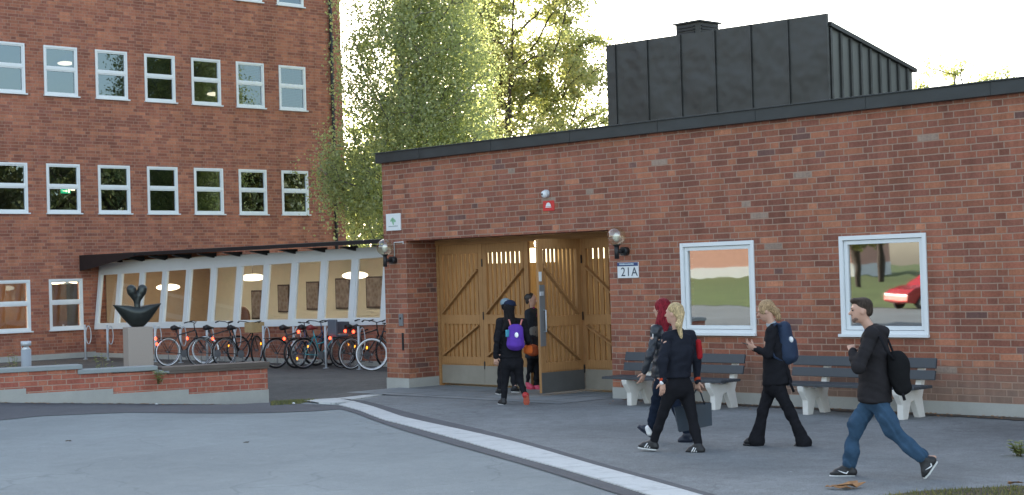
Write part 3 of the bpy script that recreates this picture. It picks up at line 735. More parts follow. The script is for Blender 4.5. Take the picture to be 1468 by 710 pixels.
mb.each('rafter', M['black'], GC)
# things inside the corridor
def in_corr(px, py, back):
    r, k = ray(px, py); s = (CY+back-CAM[1])/r[1]; return tuple(CAM + r*s)
for px, py, back, r_, nm in [(241,412,1.6,.34,'largest lit round lamp seen just left of the heart sculpture tip'),(362,398,1.8,.34,'round lit lamp above the bicycle with a basket'),(509,395,2.0,.33,'round lit lamp at the entrance end of the glazed corridor')]:
    tmp_lamp({241:'round lit lamp in the corridor right of the heart sculpture',362:'round lit lamp in the middle of the glazed corridor',509:'round lit lamp in the corridor beside the entrance building'}[px], in_corr(px,py,back), r_, .095, 'round lamps hanging in the glazed corridor', 'lamp', .35)
def picture(px, py, w, h, label, s):
    p = in_corr(px, py, 3.86); t = thing('picture', label, 'picture', p, 0, 'pictures on the corridor wall')
    a = MB(); a.box((-w/2,-.02,-h/2),(w/2,.0,h/2)); a.build('frame', M['black'], t)
    m, nt, out = newmat('picture_print'); o = OC(nt); mp = N(nt,'Mapping'); mp.inputs['Location'].default_value = (s*3.1,s*1.7,s*.9); nt.links.new(o, mp.inputs[0])
    n1 = N(nt,'TexVoronoi'); n1.inputs['Scale'].default_value = 9; nt.links.new(mp.outputs[0], n1.inputs['Vector'])
    c = MIXC(nt, .82, n1.outputs['Distance'], (.13,.09,.07)); PRIN(nt, out, c, .5)
    b = MB(); b.box((-w/2+.04,-.03,-h/2+.04),(w/2-.04,-.021,h/2-.04)); b.build('print', m, t)
for i,(px,py,w,h,l) in enumerate([(369,437,.55,.85,'dark picture on the corridor wall left of the person shaped chair back'),(407,428,.55,.8,'second dark picture on the corridor wall from the left'),(449,424,.6,.8,'picture in the corridor behind the turquoise bicycle'),(492,421,.65,.85,'picture in the corridor above the bicycle with a child seat'),(538,419,.75,.85,'picture on the corridor wall closest to the entrance building')]):
    picture(px,py,w,h,l if i else 'leftmost dark picture on the corridor wall', i+1)
p = in_corr(349,452,1.1); ch = thing('lounge_chair', 'brown rounded chair back behind the middle corridor window', 'chair', (p[0],p[1],0.02))
a = MB(); a.sphere((0,0,p[2]-.1),(.27,.12,.32),20,12); a.box((-.05,-.03,.45),(.05,.03,p[2]-.3)); a.build('backrest', plain('brown_leather',(.13,.055,.03),.5), ch)
a = MB(); a.box((-.3,-.3,.38),(.3,.25,.48)); a.build('seat', plain('brown_leather_seat',(.13,.055,.03),.5), ch, bevel=.03)
a = MB(); [a.cyl((sx*.25,sy*.22,0),(sx*.25,sy*.22,.38),.02,8) for sx in (-1,1) for sy in (-1,1)]; a.each('leg', M['black'], ch)
lb = MB()
for x in np.arange(1.5,LEN,3.4): lb.box((x,1.6,2.66),(x+1.2,1.75,2.695))
lb.each('strip_light', emis('corridor_light',(1,.90,.72),10), GC)
# ------------------------------------------------------------------ low wall, sculpture, bollard
rzw = math.atan2(WD[1], WD[0])
LW = thing('low_brick_wall', 'low stepped red brick wall with grey slate coping in front of the bicycles', 'wall', (WL[0],WL[1],0), rzw)
LL = float(np.linalg.norm(WR-WL)); sg = 1 if (WN @ np.array([-WD[1],WD[0]])) > 0 else -1      # local +y is sg*behind
def lw_x(px, depth_y=0):        # local coordinate along the wall for a pixel column
    best = min(np.linspace(-9, LL, 3000), key=lambda t: abs(_pj(WL+WD*t)-px)); return float(best)
def _pj(p, z=.3):
    q = _M.T @ (np.array([p[0],p[1],z])-CAM); k = _B @ np.array([q[0],-q[2],q[1]]); return 734+F_PX*k[0]/k[2]
def yb(a, b): return (a, b) if sg > 0 else (-b, -a)
T = .28
x1, x2, x3, x4 = lw_x(37), lw_x(113), lw_x(162), lw_x(225); x5 = lw_x(270); x6 = lw_x(240)
mb = MB()
y0,y1 = yb(0,T)
for a,b,z0,z1 in [(-9,x1,.34,.62),(x1,x2,.25,.62),(x2,x3,.25,.53),(x3,x6,.16,.53-.02),(x6,x5,.16,.45),(x5,LL,.07,.45)]:
    mb.box((a,y0,z0),(b,y1,z1))
mb.build('brickwork', M['brick_low'], LW)
mb = MB(); ya,yc = yb(-.012,T+.01)
for a,b,z in [(-9,x1,.34),(x1,x3,.25),(x3,x5,.16),(x5,LL+.012,.07)]: mb.box((a,ya,-.7),(b,yc,z))
mb.each('plinth', M['concrete'], LW)
mb = MB(); ya,yc = yb(-.05,T+.05)
mb.box((-9,ya,.622),(x2+.06,yc,.70)); mb.box((x2-.02,ya,.532),(x4+.01,yc,.61)); mb.box((x4-.04,ya-.004,.47),(x6+.03,yc,.528))
mb.each('coping', M['slate'], LW, bevel=.012)
mb = MB(); ya,yc = yb(-.06,T+.12)
ln = yc-ya
for i in range(4): mb.box((x6-.10,ya+ln*i/4+.006,.50),(LL+.03,ya+ln*(i+1)/4-.006,.575))
mb.box((x6,yb(-.045,-.02)[0],.452),(LL+.01,yb(-.045,-.02)[1],.50))
bo = mb.each('bench_board', M['bench_wood'], LW, bevel=.006)
PC = np.array([-3.33,-3.28])
ped = thing('sculpture', 'dark bronze heart rising from a crescent bowl on a square granite pedestal', 'sculpture', (PC[0],PC[1],0), rzw)
mb = MB(); mb.prism([(-.235,-.20),(.235,-.20),(.235,.20),(-.235,.20)], 0, 1.26, lambda a,b,t:(a,b,t)); mb.build('pedestal', M['granite'], ped, bevel=.012)
# bowl: crescent hull, lens-shaped in plan
mb = MB(); n = 33; m_ = 12; base = 0
vs = []
for i in range(n):
    u = -1+2*i/(n-1); X = u*.455
    top = 1.66+.03*abs(u)**2 + (-.035 if abs(u)<.45 else 0)*(1-abs(u)/.45 if abs(u)<.45 else 0)
    bot = 1.265 + .40*abs(u)**2.0*1.0 if abs(u) > .28 else 1.265+.40*.0784
    bot = 1.263 + max(0,(abs(u)-.24)/.76)**1.15*(top-1.263-.004)
    dep = .17*math.sqrt(max(0,1-u*u))+.012
    for j in range(m_+1):
        t = PI*j/m_; y = -dep*math.cos(t)*(1 if True else 1)
        z = top-(top-bot)*math.sin(t)**.8 if 0<j<m_ else top
        vs.append((X, y*(1 if j in (0,m_) else .95), z))
    vs.append((X, 0, top-.02))
w_ = m_+2
fs = []
for i in range(n-1):
    for j in range(m_): fs.append((i*w_+j, i*w_+j+1, (i+1)*w_+j+1, (i+1)*w_+j))
    fs.append((i*w_+m_, i*w_+m_+1, (i+1)*w_+m_+1, (i+1)*w_+m_)); fs.append((i*w_+m_+1, i*w_, (i+1)*w_, (i+1)*w_+m_+1))
mb.add(vs, fs, 0, True); mb.build('bowl', M['bronze'], ped)

# ------------------------------------------------------------------ signed distance body builder (one continuous skin from rounded bones)
def sdf_mesh(prims, h, k=.03, nz=0, seed=0, pad=.06):
    """prims: ('c',p0,p1,r0,r1) round bone | ('t',p0,p1,(a0,b0),(a1,b1),side) flattened bone | ('e',c,(rx,ry,rz),3x3 or None) | ('x',...) any of them cut away"""
    P = []
    for q in prims:
        if q[0] in ('c',): pts = [np.array(q[1],float), np.array(q[2],float)]; r = max(q[3],q[4])
        elif q[0] == 't': pts = [np.array(q[1],float), np.array(q[2],float)]; r = max(*q[3],*q[4])
        elif q[0] == 'e': pts = [np.array(q[1],float)]*2; r = max(q[2])
        elif q[0] == 'xe': pts = [np.array(q[1],float)]*2; r = max(q[2])
        P.append((q, np.minimum(*pts)-r, np.maximum(*pts)+r))
    solid = [p for p in P if p[0][0] != 'xe']
    lo_ = np.min([p[1] for p in solid],0)-pad*.4-2*h; hi_ = np.max([p[2] for p in solid],0)+pad*.4+2*h
    dims = np.ceil((hi_-lo_)/h).astype(int)+1
    f = np.full(dims, .25, np.float32)
    ax = [lo_[i]+h*np.arange(dims[i]) for i in range(3)]
    for q, a, b in P:
        m = k+3*h+.01
        i0 = np.maximum(0, np.floor((a-m-lo_)/h).astype(int)); i1 = np.minimum(dims, np.ceil((b+m-lo_)/h).astype(int)+1)
        if (i1 <= i0).any(): continue
        X = ax[0][i0[0]:i1[0]][:,None,None]; Y = ax[1][i0[1]:i1[1]][None,:,None]; Z = ax[2][i0[2]:i1[2]][None,None,:]
        if q[0] in ('c','t'):
            p0, p1 = np.array(q[1],float), np.array(q[2],float); d = p1-p0; L = np.linalg.norm(d)+1e-9; d /= L
            vx, vy, vz = X-p0[0], Y-p0[1], Z-p0[2]
            s = vx*d[0]+vy*d[1]+vz*d[2]; t = np.clip(s/L,0,1)
            if q[0] == 'c':
                cx, cy, cz = vx-d[0]*t*L, vy-d[1]*t*L, vz-d[2]*t*L
                g = np.sqrt(cx*cx+cy*cy+cz*cz) - (q[3]+(q[4]-q[3])*t)
            else:
                cp_ = q[-1].get('cap',1) if isinstance(q[-1], dict) else 1
                sd_ = np.array(q[5],float); sd_ = sd_-d*sd_.dot(d); sd_ /= np.linalg.norm(sd_); fw = np.cross(d, sd_)
                u = vx*sd_[0]+vy*sd_[1]+vz*sd_[2]; v = vx*fw[0]+vy*fw[1]+vz*fw[2]; o_ = s-t*L
                A = q[3][0]+(q[4][0]-q[3][0])*t; B2 = q[3][1]+(q[4][1]-q[3][1])*t
                kk = np.sqrt((u/A)**2+(v/B2)**2+(o_/(cp_*np.minimum(A,B2)))**2); g1 = np.sqrt((u/A**2)**2+(v/B2**2)**2+(o_/(cp_*np.minimum(A,B2))**2)**2)+1e-6
                g = kk*(kk-1)/g1
        else:
            R = np.eye(3) if len(q) < 4 or q[3] is None else np.array(q[3]); c = np.array(q[1],float); r = np.array(q[2],float)
            vx, vy, vz = X-c[0], Y-c[1], Z-c[2]
            l = [(vx*R[0,i]+vy*R[1,i]+vz*R[2,i]) for i in range(3)]
            k0 = np.sqrt(sum((l[i]/r[i])**2 for i in range(3))); k1 = np.sqrt(sum((l[i]/r[i]**2)**2 for i in range(3)))+1e-6
            g = k0*(k0-1)/k1
        F = f[i0[0]:i1[0], i0[1]:i1[1], i0[2]:i1[2]]
        if q[0] == 'xe':
            kk_ = .006; hh = np.clip(.5-.5*(F+g)/kk_,0,1); F[...] = F*(1-hh)+(-g)*hh+kk_*hh*(1-hh)
        else:
            kq = q[-1].get('k',k) if isinstance(q[-1], dict) else k
            hh = np.clip(.5+.5*(F-g)/kq,0,1); F[...] = F*(1-hh)+g*hh-kq*hh*(1-hh)
    if nz:
        r = np.random.default_rng(seed); X, Y, Z = ax[0][:,None,None], ax[1][None,:,None], ax[2][None,None,:]
        for fr, am in ((13,.5),(24,.45),(45,.3)):
            a = r.normal(size=3)*fr*.7; ph = r.random()*6; b = r.normal(size=3)*fr; ph2 = r.random()*6
            f += (nz*am*np.sin(a[0]*X+a[1]*Y+a[2]*Z*1.4+ph+1.7*np.sin((b[0]*X+b[1]*Y+b[2]*Z)*.5+ph2))).astype(np.float32)
    # surface nets
    s = f < 0; nx, ny, nz_ = f.shape
    c = [s[i:nx-1+i, j:ny-1+j, l:nz_-1+l] for i in (0,1) for j in (0,1) for l in (0,1)]
    any_ = c[0].copy(); all_ = c[0].copy()
    for q in c[1:]: any_ |= q; all_ &= q
    act = any_ & ~all_; idx = np.full(act.shape, -1, np.int64); ijk = np.argwhere(act); idx[act] = np.arange(len(ijk))
    acc = np.zeros((len(ijk),3)); cnt = np.zeros(len(ijk))
    def val(o): return f[ijk[:,0]+o[0], ijk[:,1]+o[1], ijk[:,2]+o[2]]
    for axis in range(3):
        o1, o2 = [a for a in range(3) if a != axis]
        for p in (0,1):
            for q in (0,1):
                A = [0,0,0]; A[o1] = p; A[o2] = q; B3 = A.copy(); B3[axis] = 1
                fa, fb = val(A), val(B3); m = (fa < 0) != (fb < 0); t = np.where(m, fa/(fa-fb+1e-12), 0)
                pos = np.tile(np.array(A,float),(len(ijk),1)); pos[:,axis] = t; acc[m] += pos[m]; cnt[m] += 1
    V = lo_ + h*(ijk + acc/np.maximum(cnt,1)[:,None])
    faces = []
    for axis in range(3):
        o1, o2 = [(1,2),(2,0),(0,1)][axis]
        sl0 = [slice(None)]*3; sl1 = [slice(None)]*3; sl0[axis] = slice(0,-1); sl1[axis] = slice(1,None)
        a, b = s[tuple(sl0)], s[tuple(sl1)]
        e = np.argwhere(a != b); e = e[(e[:,o1] > 0) & (e[:,o2] > 0) & (e[:,o1] < f.shape[o1]-1) & (e[:,o2] < f.shape[o2]-1)]
        flip = a[e[:,0],e[:,1],e[:,2]]
        def cell(d1, d2):
            q = e.copy(); q[:,o1] -= d1; q[:,o2] -= d2; return idx[q[:,0],q[:,1],q[:,2]]
        Q = np.c_[cell(1,1), cell(0,1), cell(0,0), cell(1,0)]; Q[~flip] = Q[~flip][:,::-1]; faces.append(Q)
    Fq = np.concatenate(faces); Fq = Fq[(Fq >= 0).all(1)]
    for _ in range(1):
        S = np.zeros_like(V); C = np.zeros(len(V))
        for a, b in ((0,1),(1,2),(2,3),(3,0)):
            np.add.at(S, Fq[:,a], V[Fq[:,b]]); np.add.at(C, Fq[:,a], 1); np.add.at(S, Fq[:,b], V[Fq[:,a]]); np.add.at(C, Fq[:,b], 1)
        V = V*.5 + .5*S/np.maximum(C,1)[:,None]
    return V, Fq
def sdf_obj(name, prims, mat, parent=None, h=.009, k=.03, nz=0, seed=0):
    V, Q = sdf_mesh(prims, h, k, nz, seed)
    me = bpy.data.meshes.new(name); me.vertices.add(len(V)); me.vertices.foreach_set('co', V.astype(np.float32).ravel())
    me.loops.add(len(Q)*4); me.loops.foreach_set('vertex_index', Q.astype(np.int32).ravel())
    me.polygons.add(len(Q)); me.polygons.foreach_set('loop_start', np.arange(len(Q), dtype=np.int32)*4)
    me.update(calc_edges=True); me.polygons.foreach_set('use_smooth', [True]*len(Q)); me.validate()
    return link(name, me, mat, parent)
hp = [('c',(0,0,1.50),(0,0,1.78),.065,.055)]
for s_ in (-1,1):
    pts = [(0,0,1.74),(s_*.045,0,1.84),(s_*.092,0,1.92),(s_*.105,0,1.97)]; rr = [.055,.07,.084,.088]
    for i in range(3): hp.append(('c',pts[i],pts[i+1],rr[i],rr[i+1]))
sdf_obj('heart', hp, M['bronze'], ped, .012, .02)
bl = thing('bollard_lamp', 'grey cylindrical bollard lamp behind the low wall', 'bollard', tuple(at(38,531,29)[:2])+(0,))
mb = MB(); mb.cyl((0,0,0),(0,0,.93),.09,24); mb.build('post', plain('bollard_grey',(.30,.33,.36),.5), bl)
mb = MB(); mb.lathe([(.0,.93),(.086,.932),(.06,.965),(.03,.99)],(0,0,0),24); mb.build('reflector', M['white'], bl)
mb = MB(); mb.cyl((0,0,1.0),(0,0,1.085),.092,24); [mb.cyl((.075*math.cos(a),.075*math.sin(a),.9),(.075*math.cos(a),.075*math.sin(a),1.0),.007,6) for a in (0,2.1,4.2)]; mb.build('lamp_head', M['galv'], bl)

# weeds behind the low wall
def weed(name, p, h, n, mat, label, spread=.12):
    mb = MB(); t = thing(name, label, 'plant', tuple(p)); lf_ = MB()
    for i in range(n):
        a = rng.random()*6.28; r = spread*rng.random(); q = np.array([r*math.cos(a)*.4, r*math.sin(a)*.4, 0]); e = np.array([r*math.cos(a)*1.4, r*math.sin(a)*1.4, h*(.6+.5*rng.random())])
        mb.tube([q, (q+e)/2+np.array([0,0,.03]), e], [.006,.004,.002], 4)
        for j in range(16):
            u = .15+.85*rng.random(); c = q+(e-q)*u; b = rng.random()*6.28; L_ = .05+.05*rng.random(); d = np.array([math.cos(b),math.sin(b),.3*rng.random()])*L_; s = np.array([-math.sin(b),math.cos(b),0])*L_*.35
            lf_.add([c, c+d*.5+s, c+d, c+d*.5-s], [(0,1,2,3)])
    mb.build('stem', M['green_leaf'], t); lf_.build('leaves', M['birch_leaf'], t)
for i,(px,d,h,n,sp,l) in enumerate([(22,28.6,.55,6,.16,'tall pale weed left of the bollard lamp'),(91,28.4,.40,5,.14,'small weed behind the tallest coping of the low wall'),(148,28.6,.55,5,.18,'weed with pale leaves left of the sculpture pedestal'),(160,28.4,.35,5,.12,'weed touching the sculpture pedestal'),(226,28.0,.26,6,.12,'weed in the corner by the start of the wall bench'),(5,28.6,.35,6,.2,'low dark weed at the left edge behind the wall')]):
    p = at(px,530,d); weed('weed', (p[0],p[1],.32 if i!=4 else .3), h, n, M['green_leaf'], l, sp)
# planting bed the weeds grow in
bed = [WL-WD*6+WN*.29, WL+WD*(x6+.1)+WN*.29, WL+WD*(x6+.1)+WN*2.2, WL-WD*6+WN*2.2]
mb = MB(); mb.prism([tuple(p) for p in bed], -.2, .33, lambda a,b,t:(a,b,t)); structure(mb.build('planting_bed', M['soil']))

# ------------------------------------------------------------------ bicycle racks
def rack():
    t = thing('bicycle_rack', '', 'bicycle rack')
    mb = MB(); mb.cyl((0,0,-.05),(0,0,.97),.028,10); mb.build('post', M['galv'], t)
    mb = MB(); pts = []
    for i in range(25):
        a = 2*PI*i/24; pts.append((0, .075*math.sin(a)+.10, .68+.25*math.cos(a)))
    mb.tube(pts[:-1], .013, 6, closed=True); mb.build('loop', M['galv'], t)
    mb = MB(); mb.cyl((0,0,0),(0,0,.012),.07,12); mb.build('foot_plate', M['galv'], t)
    return t
r0 = rack()
names = ['far left, below the ground floor window','second from the left, at the corner of the corridor','third from the left, next to the sculpture bowl','hidden half behind the sculpture pedestal','between the pedestal and the first bicycle','standing before the white ringed front wheel','between the second and third bicycle','behind the bicycle with a cardboard basket','left of the black mountain bicycle','between the black and turquoise bicycles','right of the turquoise bicycle','beside the big white ringed wheel']
for i in range(12):
    o = r0 if i == 0 else dup(r0)
    o.location = (-18.6+1.23*i, 3.35, .008); o.rotation_euler = (0,0,math.radians(-18+8*(i%3)))
    tag(o, 'pale steel bicycle rack '+names[i], 'bicycle rack', 'steel racks along the glazed corridor')

# ------------------------------------------------------------------ bicycles (local: +x forward, z up, rear axle at origin column)
def wheel(R, rim, ring, parent, x, z, rot=0, tilt=0, tire='rubber', disc=False):
    tr = MB(); pts = [(R*math.cos(2*PI*i/40), 0, R*math.sin(2*PI*i/40)) for i in range(40)]
    tr.tube(pts, .024, 8, closed=True); w = tr.build('wheel', M[tire], parent); w.location = (x,0,z); w.rotation_euler = (0,0,rot)
    if ring:
        for s in (-1,1):
            g = MB(); pts2 = [((R-.006)*math.cos(2*PI*i/40), s*.020, (R-.006)*math.sin(2*PI*i/40)) for i in range(40)]
            g.tube(pts2, ring, 6, closed=True); g.build('reflective_ring', M['reflect'], w)
    r = MB(); pts = [((R-.03)*math.cos(2*PI*i/36), 0, (R-.03)*math.sin(2*PI*i/36)) for i in range(36)]
    r.tube(pts, .010, 6, closed=True); r.build('rim', M[rim], w)
    s = MB()
    for i in range(20):
        a = 2*PI*i/20; sg_ = 1 if i%2 else -1; b = a+.5*sg_
        s.cyl((.02*math.cos(b), sg_*.02, .02*math.sin(b)), ((R-.03)*math.cos(a),0,(R-.03)*math.sin(a)), .0022, 3)
    s.cyl((0,-.045,0),(0,.045,0),.022,10); s.build('spokes', M['greymetal'], w)
    return w
def bicycle(label, x, y, rz, frame=(.02,.02,.025), R=.335, steer=0, ring=.0, ring_f=0, lights=('rack',), basket=None, step=False, fender=None, saddle='black', flat=False, amber=0, child=False):
    t = thing('bicycle', label, 'bicycle', (x,y,.012), rz, 'bicycles parked at the racks')
    t.rotation_euler = (math.radians(rng.uniform(-3,3)),0,rz)
    fm = plain('bicycle_frame_paint', frame, .35, var=.1); B_ = 1.06
    wheel(R, 'chrome', ring, t, 0, R+.018)
    fk = bpy.data.objects.new('fork', None)
    bb, seat, head1, head2 = (.44,0,.29), (.27,0,.80), (.80,0,.86), (.84,0,.72)
    m = MB()
    if step:
        m.tube([bb,(.60,0,.44),head2],.017,8); m.tube([(.36,0,.55),(.60,0,.60),(.80,0,.80)],.012,8)
    else:
        m.tube([bb,head2],.018,8); m.tube([(.285,0,.75),head1],.016,8)
    m.tube([bb,(.25,0,.88)],.016,8); m.tube([head1,head2],.02,8)
    for s in (-1,1):
        m.tube([(0,s*.06,R),(.42,s*.04,.29)],.010,6); m.tube([(0,s*.06,R),(.29,s*.02,.74)],.008,6)
    f = m.build('frame', fm, t)
    m = MB()
    m.tube([(-.13,0,.93),(-.05,0,.945),(.05,0,.93),(.13,0,.925)],[.055,.07,.035,.018],8); m.tube([(0,0,.92),(-.01,0,.82)],.014,6)
    s = m.build('saddle', M[saddle] if isinstance(saddle,str) else plain('saddle_paint', saddle, .5), t); s.location = (.25,0,.0); s.scale = (1,1.15,1)
    # front assembly turns with the steering
    fx = .84; c_, s_ = math.cos(steer), math.sin(steer)
    def rot(p): return (fx+(p[0]-fx)*c_-p[1]*s_, (p[0]-fx)*s_+p[1]*c_, p[2])
    m = MB()
    for s in (-1,1): m.tube([rot((.84,s*.045,.72)), rot((.88,s*.05,.60)), rot((B_,s*.05,R+.018))],[.014,.013,.008],6)
    m.tube([rot((.79,0,.86)), rot((.77,0,1.02))],.013,6); m.build('fork', fm, t)
    w = wheel(R, 'chrome', ring_f, t, 0, R+.018); p = rot((B_,0,0)); w.location = (p[0],p[1],R+.018); w.rotation_euler = (0,0,steer)
    m = MB()
    if flat: m.tube([rot(q) for q in ((.76,-.30,1.03),(.80,-.1,1.03),(.80,.1,1.03),(.76,.30,1.03))],.012,6)
    else: m.tube([rot(q) for q in ((.58,-.27,1.05),(.70,-.28,1.08),(.80,-.16,1.06),(.79,0,1.02),(.80,.16,1.06),(.70,.28,1.08),(.58,.27,1.05))],.011,6)
    for s in (-1,1): m.tube([rot(q) for q in (((.58,s*.27,1.05),(.68,s*.28,1.075)) if not flat else ((.76,s*.30,1.03),(.775,s*.2,1.03)))],.018,6)
    m.build('handlebar', M['black'], t)
    m = MB(); m.cyl((.44,-.08,.29),(.44,.08,.29),.02,8); m.cyl((.44,-.06,.29),(.44,-.05,.29),.095,20); m.bar((.44,-.07,.29),(.50,-.07,.13),.015,.02); m.bar((.44,.07,.29),(.38,.07,.45),.015,.02); m.box((.46,-.15,.12),(.54,-.06,.14)); m.box((.34,.06,.44),(.42,.15,.46))
    m.build('crank', M['greymetal'], t)
    if fender is not None:
        m = MB()
        for cx, a0, a1 in ((0,-.3,2.6),):
            pts = [((R+.03)*math.cos(a0+(a1-a0)*i/14), 0, R+.018+(R+.03)*math.sin(a0+(a1-a0)*i/14)) for i in range(15)]
            for i in range(14):
                (xa,_,za),(xb,_,zb_) = pts[i],pts[i+1]; m.add([(xa,-.028,za),(xa,.028,za),(xb,.028,zb_),(xb,-.028,zb_)],[(0,1,2,3)])
        m.build('mudguard', plain('mudguard_paint', fender, .4), t)
    m = MB(); m.box((-.30,-.06,.70),(.20,.06,.715)); [m.tube([(0,s*.06,R),(-.20,s*.06,.70)],.006,5) for s in (-1,1)]; m.build('luggage_rack', M['black'], t)
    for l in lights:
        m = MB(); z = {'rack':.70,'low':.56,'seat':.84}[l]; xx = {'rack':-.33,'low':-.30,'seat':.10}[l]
        m.sphere((xx,0,z),(.02,.042 if l!='wide' else .09,.038),12,8); m.build('rear_reflector', M['redglow'], t)  # unlit reflector; its glow stands for returned flash
    for i in range(amber):
        a = 1.0+2.6*i; m = MB(); m.sphere((.20*math.cos(a),-.03,R+.2*math.sin(a)),(.022,.008,.036),8,6); m.build('spoke_reflector', M['amber'], t)
        if i == 0: m = MB(); m.sphere((p[0]+.2*math.cos(a),p[1]-.03,R+.2*math.sin(a)),(.022,.012,.036),8,6); m.build('spoke_reflector', M['amber'], t)
    if basket:
        m = MB(); q = rot((.95,0,.92)); bm_ = plain('basket_'+basket, (.42,.30,.15) if basket=='cardboard' else (.08,.09,.11), .8, var=.25, scale=15)
        A,B2,C2 = .18,.15,.12
        for s in (-1,1): m.box((q[0]+s*A-.008,q[1]-B2,q[2]-C2),(q[0]+s*A+.008,q[1]+B2,q[2]+C2)); m.box((q[0]-A,q[1]+s*B2-.008,q[2]-C2),(q[0]+A,q[1]+s*B2+.008,q[2]+C2))
        m.box((q[0]-A,q[1]-B2,q[2]-C2-.008),(q[0]+A,q[1]+B2,q[2]-C2+.004)); m.build('basket', bm_, t)
    if child:
        m = MB(); m.box((-.25,-.16,.72),(.08,.16,.78)); m.box((-.28,-.16,.75),(-.22,.16,1.12)); m.build('child_seat', plain('child_seat_shell',(.10,.12,.15),.5), t, bevel=.02)
    m = MB(); m.tube([(.05,.05,.30),(.12,.16,.01)],.009,6); m.build('kickstand', M['greymetal'], t)
    return t
D90 = math.radians(90)
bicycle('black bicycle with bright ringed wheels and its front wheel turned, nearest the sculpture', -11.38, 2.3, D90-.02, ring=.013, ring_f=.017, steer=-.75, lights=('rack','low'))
bicycle('dark bicycle with one red rear reflector, second from the sculpture', -10.3, 2.55, D90-.12, (.03,.03,.035), ring=.004, steer=.15, lights=('rack',))
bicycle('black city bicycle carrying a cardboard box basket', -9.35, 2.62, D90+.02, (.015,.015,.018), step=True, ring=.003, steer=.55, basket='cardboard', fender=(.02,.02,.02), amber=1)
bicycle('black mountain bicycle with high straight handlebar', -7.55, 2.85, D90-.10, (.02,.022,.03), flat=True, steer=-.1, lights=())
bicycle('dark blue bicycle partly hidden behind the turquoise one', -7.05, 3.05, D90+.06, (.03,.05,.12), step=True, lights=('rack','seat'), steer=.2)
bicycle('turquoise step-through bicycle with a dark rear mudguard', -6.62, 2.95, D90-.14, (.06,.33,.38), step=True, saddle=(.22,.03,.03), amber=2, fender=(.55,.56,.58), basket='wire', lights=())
bicycle('dark bicycle with a child seat and two red reflectors', -5.95, 3.55, D90-.03, (.03,.03,.03), lights=('rack','seat'), child=True, ring=.003)
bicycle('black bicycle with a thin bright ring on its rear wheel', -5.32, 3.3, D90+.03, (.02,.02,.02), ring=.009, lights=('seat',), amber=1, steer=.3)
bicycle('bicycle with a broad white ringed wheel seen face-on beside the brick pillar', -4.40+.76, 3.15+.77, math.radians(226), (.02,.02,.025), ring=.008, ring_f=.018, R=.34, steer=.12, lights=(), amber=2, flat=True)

# ------------------------------------------------------------------ benches
def bench(label, x0, x1, l1, l2, y=-.42):
    t = thing('bench', label, 'bench', (0,y,0), 0, 'slatted benches along the entrance wall')
    for x in (l1, l2):
        m = MB(); prof = [(-.50,0),(-.38,0),(-.30,.22),(-.22,.24),(-.10,.0),(.04,.0),(-.02,.26),(.03,.40),(.13,.76),(.06,.77),(-.06,.40),(-.30,.36),(-.55,.40),(-.62,.40),(-.60,.33),(-.50,.20)]
        m.prism(prof, x-.045, x+.045, lambda a,b,tt:(tt,a,b)); m.build('leg', M['stone_white'], t, bevel=.012)
    for (a,b) in ((-.60,-.47),(-.44,-.31),(-.28,-.15)):
        m = MB(); m.box((x0,a,.402),(x1,b,.44)); m.build('seat_slat', M['slat'], t, bevel=.006)
    for (z0,z1,yy) in ((.50,.625,-.085),(.65,.785,-.045)):
        m = MB(); m.obox(((x0+x1)/2,yy+.01,(z0+z1)/2),(x1-x0,.032,z1-z0),Matrix.Rotation(math.radians(-14),3,'X')); m.build('back_slat', M['slat'], t, bevel=.006)
    return t
bench('dark slatted bench with white legs between the gates and the first window', 6.42, 8.75, 6.88, 8.50)
bench('dark slatted bench with white legs behind the walking man', 9.62, 11.90, 10.12, 11.62)

# ------------------------------------------------------------------ wall fittings
def globe(label, x, z, side, pip):
    g_ = on_y(x, z, -.235); t = thing('wall_lamp', label, 'lamp', (g_[0],-.235,g_[2]), 0, 'smoky glass globe lamps beside the gates')
    m = MB(); m.sphere((0,0,0),.152,28,18); m.build('globe', M['glass_smoke'], t)
    m = MB(); m.sphere((0,0,-.02),(.05,.05,.07),14,10); m.build('bulb', M['white'], t)
    m = MB(); m.cyl((0,0,-.15),(0,0,-.13),.06,16); m.cyl((0,0,-.36),(0,0,-.14),.038,14); m.cyl((0,0,-.24),(.13*side,.16,-.24),.032,10); m.cyl((.13*side,.13,-.24),(.13*side,.235,-.24),.068,18)
    m.build('bracket', M['black'], t)
globe('smoky globe lamp on the brick pillar at the building corner', 551.5, 354.7, 0, 1)
globe('smoky globe lamp right of the gates above the house number', 883.5, 338.8, 0, 1)
t = thing('security_camera', 'small white dome camera above the gates', 'camera', (4.35,0,3.38))
m = MB(); m.cyl((0,0,0),(0,-.05,0),.065,20); m.build('mount', M['galv'], t); m = MB(); m.sphere((0,-.07,-.01),(.062,.055,.062),16,12); m.build('dome', M['white'], t); m = MB(); m.sphere((-.005,-.115,-.012),(.022,.018,.022),10,8); m.build('lens', M['black'], t)
def sq(label, name, x0, x1, z0, z1, th, mat, cat):
    t = thing(name, label, cat, ((x0+x1)/2,0,(z0+z1)/2)); w, h = x1-x0, z1-z0
    m = MB(); m.box((-w/2,-th,-h/2),(w/2,0,h/2)); m.build('panel', mat, t, bevel=.004); return t, w, h, th
t, w, h, th = sq('small red square sign with a white half-round emblem under the dome camera', 'alarm_sign', 4.25, 4.51, 3.09, 3.26, .012, plain('sign_red',(.55,.02,.02),.4), 'sign')
m = MB(); n = 16; vs = [(.062*math.cos(PI*i/n), -.016, -.012+.066*math.sin(PI*i/n)) for i in range(n+1)]; m.add(vs, [list(range(n+1))]); m.box((-.068,-.016,-.030),(.068,-.0125,-.020)); m.build('emblem', M['white'], t)
